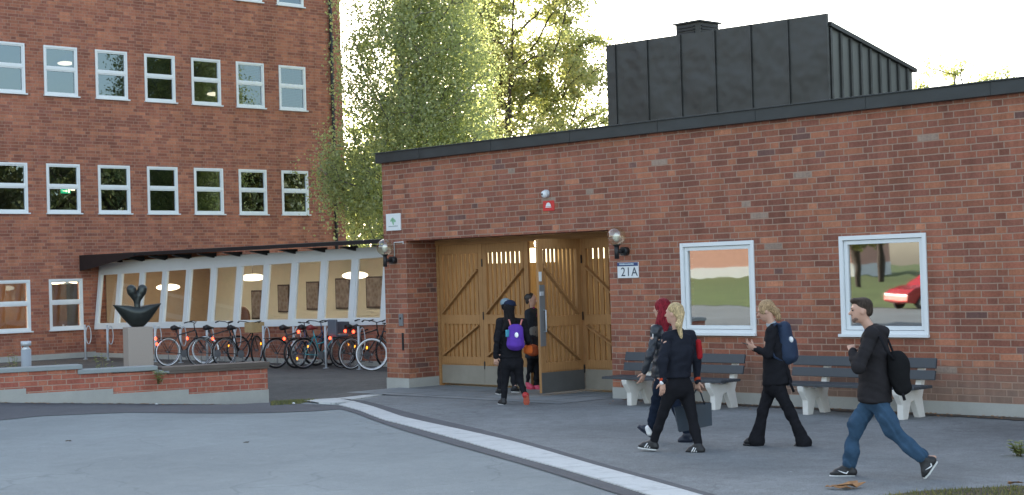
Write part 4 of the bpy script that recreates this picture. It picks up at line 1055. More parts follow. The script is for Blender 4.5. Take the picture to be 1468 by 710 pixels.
t, w, h, th = sq('square white sign with a green leaf emblem above the corner lamp', 'leaf_sign', .115, .525, 2.92, 3.235, .025, M['white'], 'sign')
m = MB()
for (cx, cz, a, r) in ((-.03,.045,.6,.042),(.035,.03,-.5,.040),(.0,-.01,1.9,.036)):
    pts = []
    for i in range(16):
        q = 2*PI*i/16; u, v = r*1.35*math.cos(q), r*.7*math.sin(q)*abs(math.cos(q/2))**.3; pts.append((cx+u*math.cos(a)-v*math.sin(a), -.029, cz+u*math.sin(a)+v*math.cos(a)))
    m.add(pts, [list(range(16))])
m.build('leaf_emblem', plain('leaf_green',(.25,.48,.30),.5), t)
m = MB()
x = -.13
while x < .12:
    ww = rng.choice([.010,.014,.018]); m.box((x,-.028,-.085),(x+ww,-.0255,-.072+.006*rng.random())); x += ww+.006
m.build('small_lettering', plain('grey_ink',(.30,.36,.36),.5), t)
t, w, h, th = sq('white house number plate reading 21A with a blue top strip', 'house_number_plate', 5.90, 6.345, 1.935, 2.185, .018, M['white'], 'sign')
navy = plain('sign_navy',(.02,.05,.16),.4)
m = MB(); m.box((-w/2+.004,-.0225,h/2-.062),(w/2-.004,-.0185,h/2-.004)); so_ = m.build('street_strip', navy, t)
m = MB(); x = -.17
while x < .13:
    ww = rng.choice([.012,.016,.02]); m.box((x,-.0255,h/2-.042),(x+ww,-.023,h/2-.022+.008*rng.random())); x += ww+.006
m.build('street_lettering', plain('sign_pale_ink',(.5,.62,.68),.5), so_)
cu = bpy.data.curves.new('number', 'FONT'); cu.body = '21A'; cu.size = .20; cu.extrude = .001; cu.align_x = 'CENTER'; cu.align_y = 'CENTER'; cu.space_character = 1.12
tmp = bpy.data.objects.new('tmp', cu); me = bpy.data.meshes.new_from_object(tmp); bpy.data.objects.remove(tmp)
no = link('number', me, plain('number_ink',(.03,.045,.07),.5), t); no.rotation_euler = (PI/2,0,0); no.location = (.03,-.0205,-.035)
def simple(name, label, cat, build, mat, bevel=0):
    m = MB(); build(m); o = m.build(name, mat, None, bevel); tag(o, label, cat); return o
simple('conduit', 'thin white cable conduit beside the corner lamp', 'conduit', lambda m: (m.tube([(.58,-.012,2.66),(.58,-.012,2.70),(.32,-.012,2.70),(.32,-.012,2.42)],.010,6)), M['white'])
t = thing('intercom_box', 'small dark intercom box on the brick pillar', 'intercom', (.46,0,1.26)); m = MB(); m.box((-.055,-.03,-.11),(.055,0,.11)); m.build('case', M['greymetal'], t, bevel=.006); m = MB(); m.cyl((0,-.034,.03),(0,-.03,.03),.022,12); m.build('button', M['black'], t)
simple('slot_plate', 'narrow black slot plate low on the brick pillar', 'slot', lambda m: (m.box((.46,-.012,.70),(.51,0,1.02)), m.box((.475,-.018,.74),(.495,-.012,.98))), M['black'], .002)

# leaves and litter
def leaf_thing(px, py, s, label, mat):
    p = gnd(px,py); m = MB(); pts = []
    for i in range(10):
        a = 2*PI*i/10; r = s*(1 if i%2 else .55); pts.append((r*math.cos(a), r*math.sin(a)*.7, .004+.35*s*rng.random()))
    pts.append((0,0,.018)); m.add(pts, [(i,(i+1)%10,10) for i in range(10)]); m.add([(x_,y_,z_-.004) for x_,y_,z_ in pts], [((i+1)%10,i,10) for i in range(10)]); o = m.build('fallen_leaf', mat); o.location = (p[0],p[1],gz(p[0],p[1])+.016); o.rotation_euler[2] = rng.random()*6; return tag(o, label, 'leaf')
leaf_thing(1219,701,.16,'large dry leaf lying left of the grass verge', M['dry_leaf'])
leaf_thing(1206,703,.09,'dry leaf fragment at the left of the large dry leaf', M['dry_leaf'])
leaf_thing(1190,702,.07,'smallest dry leaf fragment near the bottom edge', M['dry_leaf'])
leaf_thing(1455,697,.09,'pale dry leaf in the grass at the bottom right corner', M['dry_leaf'])
leaf_thing(98,635,.05,'dark leaf on the open road at the left', M['soil']); leaf_thing(353,637,.045,'dark leaf on the open road near the middle', M['soil'])
def crumple(px, py, s, label, mat, name='paper_scrap', cat='litter'):
    p = gnd(px,py); m = MB(); m.sphere((0,0,s*.3),(s,s*.6,s*.3),8,5); m.v = [(x+(rng.random()-.5)*s*.5,y+(rng.random()-.5)*s*.4,max(0,z+(rng.random()-.5)*s*.3)) for x,y,z in m.v]
    o = m.build(name, mat); o.location = (p[0],p[1],gz(p[0],p[1])+.01); return tag(o, label, cat)
crumple(1298,644,.075,'white paper scrap behind the walking man', M['white'])
crumple(196,572,.09,'crumpled pinkish red litter at the foot of the low wall', plain('pink_litter',(.45,.06,.10),.6), 'wrapper')
crumple(224,576,.035,'tiny white scrap at the foot of the low wall', M['white'])
crumple(421,580,.04,'white scrap in the grass by the kerb', M['white'])
weed_p = gnd(1463,655); weed('weed', (weed_p[0],weed_p[1],.0), .16, 6, M['green_leaf'], 'small weed at the right edge of the plaza', .12)
m = MB()
for i in range(170):
    t_ = rng.uniform(-1.5, LL+.6); s = rng.exponential(.10)+.02; p = WL+WD*t_-WN*s; q = rng.random()*6; r = rng.uniform(.015,.04); z = gz(*p)+.012
    m.add([(p[0]+r*math.cos(q+k_*1.57), p[1]+r*math.sin(q+k_*1.57), z+.01*rng.random()) for k_ in range(4)], [(0,1,2,3)])
tag(m.build('leaf_litter', M['dry_leaf']), 'scattered dry leaves along the foot of the low wall', 'leaves', kind='stuff')
m = MB()
for i in range(260):
    x = rng.uniform(6.1,13.5); y = -.05-rng.exponential(.12); q = rng.random()*6; r = rng.uniform(.012,.03)
    m.add([(x+r*math.cos(q+k_*1.57), y+r*math.sin(q+k_*1.57), .02+.012*rng.random()) for k_ in range(4)], [(0,1,2,3)])
tag(m.build('leaf_litter', M['dry_leaf']), 'dead leaves gathered along the foot of the entrance wall', 'leaves', kind='stuff')
# ------------------------------------------------------------------ trees
def tree(name, label, loc, H, zc, targets, trunk_h, leaf_n, leaf_s, mats, trunk_r=.16, clump=.35, droop=0, lean=(0,0), seed=1, group=None, kdir=None):
    """targets: list of clump centres (local). Branches grow to every clump; leaves fill the clumps."""
    r = np.random.default_rng(seed); t = thing(name, label, 'tree', loc, 0, group)
    nodes = [np.array([0,0,0.])]; par = [-1]
    n = 14
    for i in range(1,n+1):
        f = i/n; nodes.append(np.array([lean[0]*f+.10*math.sin(3*f+seed), lean[1]*f+.08*math.cos(2.3*f+seed), trunk_h*f])); par.append(i-1)
    T_ = sorted(targets, key=lambda c: np.hypot(c[0],c[1])+.25*abs(c[2]-trunk_h*.7))
    for c in T_:
        c = np.array(c); A = np.array(nodes); d = c-A; dist = np.linalg.norm(d, axis=1)
        cost = dist + np.where(A[:,2] > c[2]-.15*np.hypot(c[0]-A[:,0],c[1]-A[:,1]), 1.2+.6*(A[:,2]-c[2]).clip(0), 0) + np.where(A[:,2] < trunk_h*.22, 3, 0)
        b = int(np.argmin(cost)); p = A[b]; L = dist[b]; k = max(2, int(L/.35)); sag = r.normal(size=3)*.10*L
        up = np.array([0,0,.12*L]); last = b
        for i in range(1,k+1):
            f = i/k; q = p+(c-p)*f + (sag+up)*math.sin(PI*f)*.6 + r.normal(size=3)*.02
            nodes.append(q); par.append(last); last = len(nodes)-1
    w = np.ones(len(nodes))*.35
    for i in range(len(nodes)-1,0,-1): w[par[i]] += w[i]*1.0
    rad = .010+trunk_r*(w/w[0])**.5; rad = np.minimum(rad, trunk_r*(1-.5*np.array([q[2] for q in nodes])/H).clip(.15))
    kids = {}
    for i,p in enumerate(par): kids.setdefault(p, []).append(i)
    trunk, limbs = MB(), MB(); stack = [(0,[0])]; chains = []
    done = set()
    def chain(start, first):
        pts = [start, first]; cur = first
        while cur in kids:
            nx = max(kids[cur], key=lambda j: w[j])
            for j in kids[cur]:
                if j != nx: todo.append((cur, j))
            pts.append(nx); cur = nx
        return pts
    todo = [(0,1)]; first = True
    while todo:
        s, f_ = todo.pop(); ch = chain(s, f_)
        rr = [min(rad[i], rad[ch[1]]) for i in ch]
        (trunk if first else limbs).tube([nodes[i] for i in ch], rr, 7 if first else 5, cap=False); first = False
    trunk.build('trunk', mats[0], t); limbs.build('limbs', mats[0], t)
    # leaves
    C = np.array(targets); nc = len(C); per = max(1,int(leaf_n/nc)); N_ = nc*per
    cid = np.repeat(np.arange(nc), per); sz = clump*(.6+.8*r.random(nc))[cid][:,None]
    off = r.normal(size=(N_,3))*sz*np.array([.62,.62,.5 if not droop else .9]); 
    if droop: off[:,2] -= np.abs(r.normal(size=N_))*droop
    if droop:   # strands: snap horizontal position to a few strings per clump
        sid = cid*9+r.integers(0,9,N_); sx = np.random.default_rng(seed+5).normal(size=(nc*9,2))*clump*.75; off[:,:2] = sx[sid]+r.normal(size=(N_,2))*.10
    P = C[cid]+off; P[:,2] = np.maximum(P[:,2], .3)
    s = leaf_s*(.6+.8*r.random(N_))[:,None]
    d = r.normal(size=(N_,3)); d[:,2] -= .5 if droop else .15; d /= np.linalg.norm(d,axis=1)[:,None]
    e = np.cross(d, r.normal(size=(N_,3))); e /= np.linalg.norm(e,axis=1)[:,None]
    V = np.stack([P-d*s*.5, P+e*s*.36, P+d*s*.55, P-e*s*.36],1).reshape(-1,3)
    me = bpy.data.meshes.new('crown'); me.vertices.add(len(V)); me.vertices.foreach_set('co', V.astype(np.float32).ravel())
    me.loops.add(N_*4); me.loops.foreach_set('vertex_index', np.arange(N_*4, dtype=np.int32)); me.polygons.add(N_); me.polygons.foreach_set('loop_start', np.arange(N_, dtype=np.int32)*4)
    me.update(calc_edges=True); link('crown', me, mats[1], t)
    return t
def crown_pts(n, c, rad, seed, gap=.0, sc_=.8):
    r = np.random.default_rng(seed); out = []
    while len(out) < n:
        p = r.normal(size=3); p /= np.linalg.norm(p); p *= r.random()**.42; q = np.array(c)+p*np.array(rad)
        if gap and noise.noise(Vector(q*sc_)+Vector((seed*3.1,0,0))) < gap-.35*0: continue
        out.append(q)
    return out
# weeping birch behind the corridor
b = at(578,395,46.5)
tp = crown_pts(740, (IMR[0]*.62,IMR[1]*.62,8.4), (2.25,2.2,7.4), 3, -.3, .7) + crown_pts(36, tuple(IMR*-1.75+np.array([0,0,5.3])), (.8,.9,1.3), 4)
tree('birch_tree', 'tall weeping birch with green and yellowing leaves beside the school corner', (b[0],b[1],0), 15, 8, tp, 14.5, 130000, .082, (M['bark_birch'],M['birch_leaf']), .13, .40, .32, (.3,.2), 3)
b = at(712,395,59)
def im(a, z, d=0): return np.array([IMR[0]*a+IMA[0]*d, IMR[1]*a+IMA[1]*d, z])
tp = crown_pts(200, tuple(im(.9,12.0)), (2.9,2.6,4.6), 12, -.10, .6) + crown_pts(95, tuple(im(2.8,8.9)), (2.6,2.2,2.0), 16, -.12, .7) + crown_pts(26, tuple(im(-.6,9.0)), (1.5,1.6,2.8), 13, -.1) + crown_pts(26, tuple(im(-.5,14.5)), (1.6,1.8,2.5), 14, -.1) + crown_pts(40, tuple(im(.8,6.8)), (2.8,2.2,1.4), 15)
tree('maple_tree', 'open crowned tree turning yellow with dark limbs behind the entrance roof', (b[0],b[1],0), 17, 11, tp, 12.5, 60000, .115, (M['bark'],M['maple_leaf']), .17, .36, 0, (1.2,0), 11)
b = at(1398,395,55)
tp = crown_pts(130, (0,0,7.1), (2.6,2.0,2.1), 21, -.15)
tree('roadside_tree', 'treetop with sparse leaves showing over the right end of the entrance roof', (b[0],b[1],0), 9, 7, tp, 7.6, 11000, .11, (M['bark'],M['maple_leaf']), .15, .28, 0, (0,0), 21)
for i,(px,d,z,rx,h,l,sd) in enumerate([(505,72,4.6,3.0,3.6,'sunlit yellow green tree low behind the birch trunk',31),(560,80,6.5,3.6,4.5,'bushy tree behind the birch, further away than the other one',32),(640,84,7.0,4.0,4.6,'rounded green tree behind the birch and the maple',33)]):
    b = at(px,395,d); tp = crown_pts(90, (0,0,z), (rx,rx,h), sd, -.1)
    tree('bushy_tree', l, (b[0],b[1],0), z+h, z, tp, z+h*.7, 8500, .2, (M['bark'],M['maple_leaf'] if i == 0 else M['birch_leaf']), .2, .5, 0, (0,0), sd)
# trees beyond the entrance building that the school windows mirror
proto = None
for i,(x,y,s_,l) in enumerate([(8,19.5,1.0,'broad tree closest behind the entrance building'),(14,23,1.02,'broad tree beyond the entrance building, second nearest'),(11,30,1.08,'broad tree beyond the entrance building on the school side'),(18,31,1.12,'broad tree in the middle of the group beyond the entrance building'),(17,39,1.2,'tallest broad tree beyond the entrance building'),(25,46,1.2,'broad tree furthest behind the entrance building'),(15.5,17.5,.98,'broad tree just beyond the entrance building, away from the school')]):
    if proto is None:
        tp = crown_pts(120, (0,0,6.0), (3.4,3.4,3.4), 41, -.1); proto = tree('broad_tree', l, (x,y,0), 10, 6, tp, 8.4, 9000, .28, (M['bark'],M['green_leaf']), .25, .55, 0, (0,0), 41); o = proto
    else: o = dup(proto); o.location = (x,y,0); o['label'] = l
    o.scale = (s_,s_,s_); o.rotation_euler = (0,0,i*1.3); o['group'] = 'trees mirrored in the school windows'
# across the road (seen in the entrance windows): lawn bank, pale brick house, tree, red car
mb = MB()
def mir(px, D, z=0):     # point seen by reflection in the entrance wall plane at path length D
    r, k = ray(px, 380); p = CAM + r*(D/k); return np.array([p[0], -p[1], z])
P1 = [mir(880,98)[:2], mir(1120,80)[:2], mir(1400,66)[:2], mir(1700,60)[:2]]; P2 = [mir(880,175)[:2], mir(1120,175)[:2], mir(1400,175)[:2], mir(1700,175)[:2]]
a = smooth_line(P1, 40); b_ = smooth_line(P2, 40); vs = []
for i in range(40):
    for j in range(13):
        f = j/12; p = a[i]*(1-f)+b_[i]*f; vs.append((p[0],p[1],.02+2.3*f**.8*(1-i/39*.5)))
mb.add(vs, [(i*13+j,(i+1)*13+j,(i+1)*13+j+1,i*13+j+1) for i in range(39) for j in range(12)], 0, True); structure(mb.build('lawn_bank', M['lawn']))
c = mir(1000,140); hb_ = thing('brick_house', 'long pale pink brick house on the lawn bank across the road', 'building', (c[0],c[1],1.2), YAW+PI*.5+.6)
mb = MB(); mb.box((-16,-4,.9),(16,4,9)); mb.build('wall', plain('pink_brick',(.58,.33,.25),.85,var=.15,scale=3), hb_)
mb = MB(); mb.box((-16.05,-4.05,-3),(16.05,4.05,.9)); mb.build('plinth', M['white'], hb_)
mb = MB(); mb.prism([(-4.6,9),(4.6,9),(0,12)], -16.5, 16.5, lambda a,b,t:(t,a,b)); mb.build('roof', M['bark'], hb_)
mb = MB()
for sx in np.arange(-14,15,3.5):
    for s in (-1,1):
        for z in (3,6.2): mb.box((sx-.6,s*4.0-.04,z),(sx+.6,s*4.0+.04,z+1.4))
mb.each('window', M['glass'], hb_)
for i,(px,D,s_) in enumerate([(1228,100,.95),(1120,120,1.3),(1205,88,.9),(1262,112,1.2)]):
    c = mir(px,D); o = dup(proto); o.location = (c[0],c[1],.5); o.scale = (s_,s_,s_); o['label'] = ['tree on the lawn near the red car across the road','tree on the lawn next to the pale brick house','small tree closest to the road across from the entrance','tree on the lawn directly behind the red car'][i]; o['group'] = 'trees across the road'
c = mir(1334,70); car = thing('parked_car', 'red hatchback parked across the road, mirrored in the right entrance window', 'car', (c[0],c[1],0.02), 1.9)
mb = MB(); red = plain('car_red',(.38,.015,.015),.25,var=.03)
prof = [(-2.0,.35),(-2.05,.75),(-1.95,.95),(-1.65,1.42),(-1.2,1.50),(.1,1.48),(.75,1.05),(1.7,.92),(2.02,.70),(2.05,.38),(1.75,.30),(-1.7,.30)]
mb.prism(prof, -.84, .84, lambda a,b,t:(a,t,b)); mb.build('body', red, car, bevel=.06)
for s in (-1,1):
    mb = MB(); mb.prism([(-1.45,1.02),(-1.35,1.38),(.05,1.38),(.55,1.04)], s*.845, s*.852, lambda a,b,t:(a,t,b)); mb.build('side_window', M['black'], car)
    mb = MB(); mb.box((-2.08,s*.72-.1,.72),(-2.0,s*.72+.1,.92)); mb.build('tail_light', M['sign_red'] if 'sign_red' in M else red, car)
    for x_ in (-1.25,1.25):
        mb = MB(); mb.cyl((x_,s*.70,.31),(x_,s*.87,.31),.31,24); wo = mb.build('wheel', M['rubber'], car); mb = MB(); mb.cyl((x_,s*.872,.31),(x_,s*.880,.31),.19,20); mb.build('rim', M['chrome'], wo)
mb = MB(); mb.add([(-1.98,-.62,1.0),(-1.98,.62,1.0),(-1.74,.58,1.34),(-1.74,-.58,1.34)],[(0,1,2,3)]); mb.build('rear_window', M['black'], car)
# ------------------------------------------------------------------ people
SKIN = plain('skin', (.50,.29,.21), .55, var=.06, scale=20); HAND = SKIN
def cloth(name, col, rough=.85, var=.28, bump=.8, bs=14): return plain(name, col, rough, var=var, scale=9, bump=bump, bscale=bs, spec=.08)
def nrm(v): v = np.array(v,float); return v/(np.linalg.norm(v)+1e-9)
class Person:
    def __init__(s, label, base, depth, face, group=None):
        """base: pixel of the ground contact under the hips; joints are given as pixel + metres away from that depth; everything is stored in metres relative to the figure's own origin"""
        o = at(base[0], base[1], depth); s.o = np.array([o[0],o[1],0.0]); s.depth = depth
        s.t = None; s.label = label; s.f = nrm(IMR*face[0]+IMA*face[1]); s.body = []; s.side = nrm(np.cross((0,0,1), s.f))
    def J(s, px, py, dd=0): return at(px, py, s.depth+dd)-s.o
    def head(s, px, py, dd=0, fdir=None, tilt=0, sc_=1.0):
        c = s.J(px,py,dd); f = nrm(IMR*fdir[0]+IMA*fdir[1]+np.array([0,0,tilt])) if fdir is not None else s.f
        sd_ = nrm(np.cross((0,0,1), f)); up = np.cross(f, sd_); R = np.stack([sd_, f, up],1); s.hc, s.hR = c, R
        def L(x,y,z): return c + R@np.array([x,y,z])*sc_
        s.hL = L
        k = {'k':.02}
        P = [('e', L(0,-.012,.028), (.074*sc_,.094*sc_,.088*sc_), R), ('e', L(0,.018,-.035), (.058*sc_,.070*sc_,.075*sc_), R),
             ('e', L(0,.052,-.082), (.030*sc_,.026*sc_,.024*sc_), R, k), ('c', L(0,.080,.012), L(0,.104,-.022), .009*sc_, .014*sc_, {'k':.008}),
             ('e', L(0,.070,.030), (.048*sc_,.018*sc_,.012*sc_), R, k), ('e', L(0,.080,-.052), (.024*sc_,.013*sc_,.010*sc_), R, {'k':.008}),
             ('e', L(.076,-.008,-.008), (.010*sc_,.020*sc_,.030*sc_), R, {'k':.006}), ('e', L(-.076,-.008,-.008), (.010*sc_,.020*sc_,.030*sc_), R, {'k':.006}),
             ('xe', L(.032,.092,.010), (.018*sc_,.013*sc_,.012*sc_), R), ('xe', L(-.032,.092,.010), (.018*sc_,.013*sc_,.012*sc_), R), ('xe', L(0,.100,-.055), (.022*sc_,.012*sc_,.0035*sc_), R)]
        s.body += P
        return c
    def hand(s, w, d, palm, curl=.5, thumb=1, grip=None):
        """w wrist point, d pointing direction, palm = palm normal (the way the fingers curl)"""
        d = nrm(d); pn = nrm(np.array(palm)-d*np.dot(palm,d)); sd_ = np.cross(d, pn)*thumb
        k = {'k':.008}
        s.body.append(('t', w-d*.01, w+d*.085, (.030,.017), (.040,.014), sd_, {'k':.012}))
        for i,(off,ln) in enumerate([(.030,.072),(.010,.080),(-.010,.075),(-.029,.058)]):
            p = w+d*.086+sd_*off; a = curl*(.55+.1*i); dirn = d.copy()
            for j,(fr,r) in enumerate([(.45,.0088),(.32,.0080),(.25,.0070)]):
                dirn = nrm(dirn*math.cos(a*(1 if j else .6))+pn*math.sin(a*(1 if j else .6))); pn2 = pn
                q = p+dirn*ln*fr; s.body.append(('c', p, q, r, r-.0007, {'k':.005})); p = q
        p = w+d*.028+sd_*.028; dt_ = nrm(d*.6+sd_*.75+pn*.3); q = p+dt_*.036; s.body.append(('c', p, q, .012,.0105, k)); q2 = q+nrm(d*.8+sd_*.25+pn*.45)*.032; s.body.append(('c', q, q2, .010,.008, k))
    def limbs(s, S, E, W, H, K, A, ru=.040, rf=.030, rt=.068, rk=.045, ra=.034):
        """S,E,W: shoulder/elbow/wrist pairs; H,K,A hips/knees/ankles pairs"""
        s.S,s.E,s.W,s.H,s.K,s.A = [[np.array(p) for p in q] for q in (S,E,W,H,K,A)]
        B = s.body; s.neck = (s.S[0]+s.S[1])/2; s.pel = (s.H[0]+s.H[1])/2; s.axS = nrm(s.S[1]-s.S[0]); s.axH = nrm(s.H[1]-s.H[0])
        n0 = s.neck+np.array([0,0,.01]); hb = s.hL(0,-.015,-.06)
        B.append(('c', n0, hb, .052, .046))
        ch = s.neck*.72+s.pel*.28; wa = s.neck*.35+s.pel*.65
        B += [('t', s.neck-np.array([0,0,.04]), ch, (.15,.085), (.145,.10), s.axS), ('t', ch, wa, (.14,.10), (.125,.09), s.axS), ('t', wa, s.pel+np.array([0,0,.02]), (.125,.09), (.15,.105), s.axH)]
        for i in (0,1):
            B += [('c', s.S[i], s.E[i], ru+.006, ru-.006), ('c', s.E[i], s.W[i], rf+.006, rf-.008), ('c', s.H[i], s.K[i], rt+.012, rk), ('c', s.K[i], s.A[i], rk, ra)]
    def foot(s, i, heel, toe):
        a = s.A[i]; h_, t_ = np.array(heel)+(0,0,.035), np.array(toe)+(0,0,.03); s.body += [('c', a, h_, .026, .018), ('c', a, h_*.35+t_*.65, .024, .012)]
    def shoe(s, heel, toe, mat, solemat=None, w=.042, sole=.022, high=.05, ank=None, stripes=None, name='shoe', swoosh=None):
        heel, toe = np.array(heel,float), np.array(toe,float); d = toe-heel; L = np.linalg.norm(d); d /= L
        up = nrm(np.array([0,0,1])-d*d[2]); sd_ = np.cross(d, up); top = heel+up*(sole+.030)
        ball = heel+d*L*.68
        if ank is None: ank = heel+d*L*.22+up*.11
        P = [('t', heel+up*(sole+.028)+d*.028, ball+up*(sole+.022), (.034,.030), (w,.026), sd_), ('t', ball+up*(sole+.020), toe+up*(sole+.012)-d*.03, (w,.024), (w*.72,.016), sd_), ('c', heel+up*(sole+.03)+d*.035, np.array(ank)-up*.012, .038, .043), ('c', np.array(ank)-up*.012, ball+up*(sole+.03), .044, .028), ('c', heel+up*(sole+.03)+d*.04, ball+up*(sole+.022), .040, .036)]
        s.parts.append((name, P, mat, .008, .018, 0))
        if solemat is not None:
            P = [('t', heel+up*sole*.6+d*.022, ball+up*sole*.5, (.040,sole*.62), (w+.006,sole*.55), sd_), ('t', ball+up*sole*.5, toe+up*sole*.5-d*.022, (w+.006,sole*.55), (w*.76,sole*.5), sd_)]
            s.parts.append(('sole', P, solemat, .007, .010, 0))
        if stripes is not None:
            vis = sd_ if np.dot(sd_, -IMA) > 0 else -sd_
            for k in range(3):
                c = heel+d*L*(.36+.11*k)+up*(sole+.008)+vis*(w*.80+.004*k); e = c-d*.028+up*.05-vis*.014; s.extra.append(('stripe', c+vis*.006, e+vis*.006, .007, stripes))
        if swoosh is not None:
            vis = sd_ if np.dot(sd_, -IMA) > 0 else -sd_; b = heel+up*(sole+.022)+vis*(w*.80+.012)
            s.extra.append(('mark', [b+d*L*.30+up*.020, b+d*L*.36-up*.002, b+d*L*.45+up*.004, b+d*L*.66+up*.026], None, [.004,.0075,.007,.001], swoosh))
    def finish(s, hb=.008):
        o = sdf_obj('person', s.body, SKIN, None, hb, .03); o.location = s.o.tolist(); tag(o, s.label, 'person', s.grp)
        s.t = o
        for i,(nm, P, mat, h, k, nz) in enumerate(s.parts): sdf_obj(nm, P, mat, o, h, k, nz, seed=i+int(abs(s.o[0]*10)))
        for (nm, a, b, r, mat) in s.extra:
            m = MB()
            if b is None: m.tube([tuple(q) for q in a], r, 6)
            else: m.tube([tuple(a),tuple(b)], r, 6)
            m.build(nm, mat, o)
        return o
    parts = None
    def start(s, grp=None): s.parts = []; s.extra = []; s.grp = grp; return s
    def jacket(s, name, mat, hem, inf=.020, nz=.006, sleeves=(1,1), hemw=(.165,.12), hood=False, collar=True, wr=.006, chest=(.175,.115), sl=.050, waist=None):
        P = []; nk = s.neck; ch = nk*.72+s.pel*.28; hem = np.array(hem, float)
        P += [('t', nk-np.array([0,0,.035]), ch, (chest[0]-.010,chest[1]-.015), chest, s.axS), ('t', ch, hem, chest, hemw, s.axH, {'cap':.22})]
        for i in (0,1): P.append(('c', nk+np.array([0,0,.040]), s.S[i]+np.array([0,0,.012]), .052, sl+.006))
        for i in (0,1):
            P.append(('c', s.S[i]*.97+nk*.03, s.E[i], sl+.008, sl-.003)); w = s.W[i]+(s.E[i]-s.W[i])*wr*2
            P.append(('c', s.E[i], w, sl-.003, sl-.014))
        if collar: P.append(('c', nk-np.array([0,0,.01])-s.f*.01, nk+np.array([0,0,.045])-s.f*.012, .066, .060))
        if hood: P += [('e', nk-s.f*.075+np.array([0,0,.035]), (.10,.07,.055), np.stack([s.side,s.f,np.array([0,0,1])],1)), ('c', nk+s.f*.035+s.side*.05+np.array([0,0,.02]), nk-s.f*.06+s.side*.07+np.array([0,0,.05]), .035,.04), ('c', nk+s.f*.035-s.side*.05+np.array([0,0,.02]), nk-s.f*.06-s.side*.07+np.array([0,0,.05]), .035,.04)]
        s.parts.append((name, P, mat, .009, .030, nz*1.5))
    def trousers(s, mat, rh=.092, rk=.062, ra=.052, flare=0, nz=.006, top=.09, hemup=.03):
        P = [('t', s.pel+np.array([0,0,top]), s.pel-np.array([0,0,.03]), (.145,.105), (.162,.118), s.axH)]
        for i in (0,1):
            a = s.A[i]+(s.K[i]-s.A[i])*hemup*2
            P += [('c', s.H[i]-np.array([0,0,.01]), s.K[i], rh, rk), ('c', s.K[i], s.K[i]*.45+a*.55, rk-.002, (rk+ra)/2)]
            P.append(('c', s.K[i]*.45+a*.55, a, (rk+ra)/2, ra+flare))
        s.parts.append(('trousers', P, mat, .009, .03, nz*1.6))
    def eyes(s):
        for q in (-1,1):
            m = MB(); c = s.hL(q*.031,.080,.010); m.sphere(tuple(c), .011, 8, 6); s_ = ('eye', c, q); s.eyem = getattr(s,'eyem',[]); s.eyem.append(m)

BLK, DBL = cloth('black_cloth', (.014,.014,.017)), cloth('dark_navy_cloth', (.018,.023,.036))
SOLE = plain('shoe_sole_white', (.62,.62,.60), .6, var=.08); SHB = plain('shoe_black', (.012,.012,.014), .55)
WH = plain('shoe_mark_white', (.75,.75,.75), .5, var=.02)
GRP = 'people walking towards the gates'

# --- man with shoulder bag
p = Person('man in dark hooded jacket and blue jeans striding left with a bag behind him', (1262,686), 15.3, (-.96,.28)).start(GRP)
J = p.J; p.head(1234,446,0,(-.99,.10),-.02,1.02)
p.limbs((J(1249,482,-.175),J(1257,480,.175)), (J(1231,526,-.27),J(1264,527,.24)), (J(1222,505,-.12),J(1252,558,.2)), (J(1257,567,-.068),J(1254,567,.075)), (J(1279,617,-.13),J(1227,612,.11)), (J(1322,657,-.20),J(1217,667,.17)))
p.hand(J(1222,505,-.12), J(1219,490,.0)-J(1222,505,-.12), IMA+IMR*.1, 1.25, -1); p.hand(J(1252,558,.2), np.array([0,0,-1.]), p.f*-1, .6, 1)
BR = cloth('anthracite_jacket', (.024,.022,.024)); p.jacket('jacket', BR, J(1254,574,0), hood=True, nz=.0065, hemw=(.195,.165), chest=(.195,.140), sl=.062)
p.trousers(cloth('blue_denim',(.038,.075,.125), var=.45), rh=.088, rk=.072, ra=.060, nz=.013)
p.foot(1, J(1224,681,.17), J(1191,682,.19)); p.foot(0, J(1340,661,-.2), J(1321,684,-.2))
p.shoe(J(1228,684.5,.16), J(1187,684,.2), SHB, SOLE, ank=p.A[1], swoosh=WH); p.shoe(J(1345,661,-.2), J(1325,689,-.22), SHB, SOLE, ank=p.A[0], swoosh=WH)
L = p.hL; R = p.hR; HD = hairmat('hair_dark_brown',(.055,.040,.031))
p.parts.append(('hair', [('e',L(0,-.026,.052),(.081,.093,.082),R),('e',L(0,-.062,-.005),(.070,.052,.055),R),('e',L(0,.045,.098),(.058,.050,.030),R),('xe',L(0,.135,-.02),(.12,.10,.085),R)], HD, .007, .02, .004))
p.parts.append(('stubble', [('e',L(0,.063,-.086),(.034,.026,.024),R),('t',L(.034,.045,-.07),L(-.034,.045,-.07),(.028,.018),(.028,.018),R[:,1]),('t',L(.026,.0855,-.040),L(-.026,.0855,-.040),(.006,.007),(.006,.007),R[:,2])], plain('stubble',(.17,.10,.075),.8,var=.2,scale=80), .006, .01, 0))
p.parts.append(('scarf', [('c',p.neck+p.f*.06+(0,0,.03),p.neck+p.f*.075+(0,0,-.05),.030,.022),('c',p.neck+p.f*.06+(0,0,.05),p.neck-p.side*.05+(0,0,.055),.028,.022),('c',p.neck+p.f*.06+(0,0,.05),p.neck+p.side*.05+(0,0,.055),.028,.022)], cloth('blue_scarf',(.02,.045,.30)), .008, .02, .003))
EYE_ = plain('eye_dark',(.02,.015,.012),.3)
for q in (-1,1): p.parts.append(('eyebrow', [('c',L(q*.018,.088,.030),L(q*.046,.076,.031),.0055,.004)], HD, .005, .005, 0)); p.parts.append(('eye', [('e',L(q*.032,.078,.010),(.012,.010,.009),R)], EYE_, .005, .003, 0))
p.finish(.0065)
bg_ = thing('shoulder_bag', 'black shoulder bag slung behind the man in jeans', 'bag', p.o.tolist())
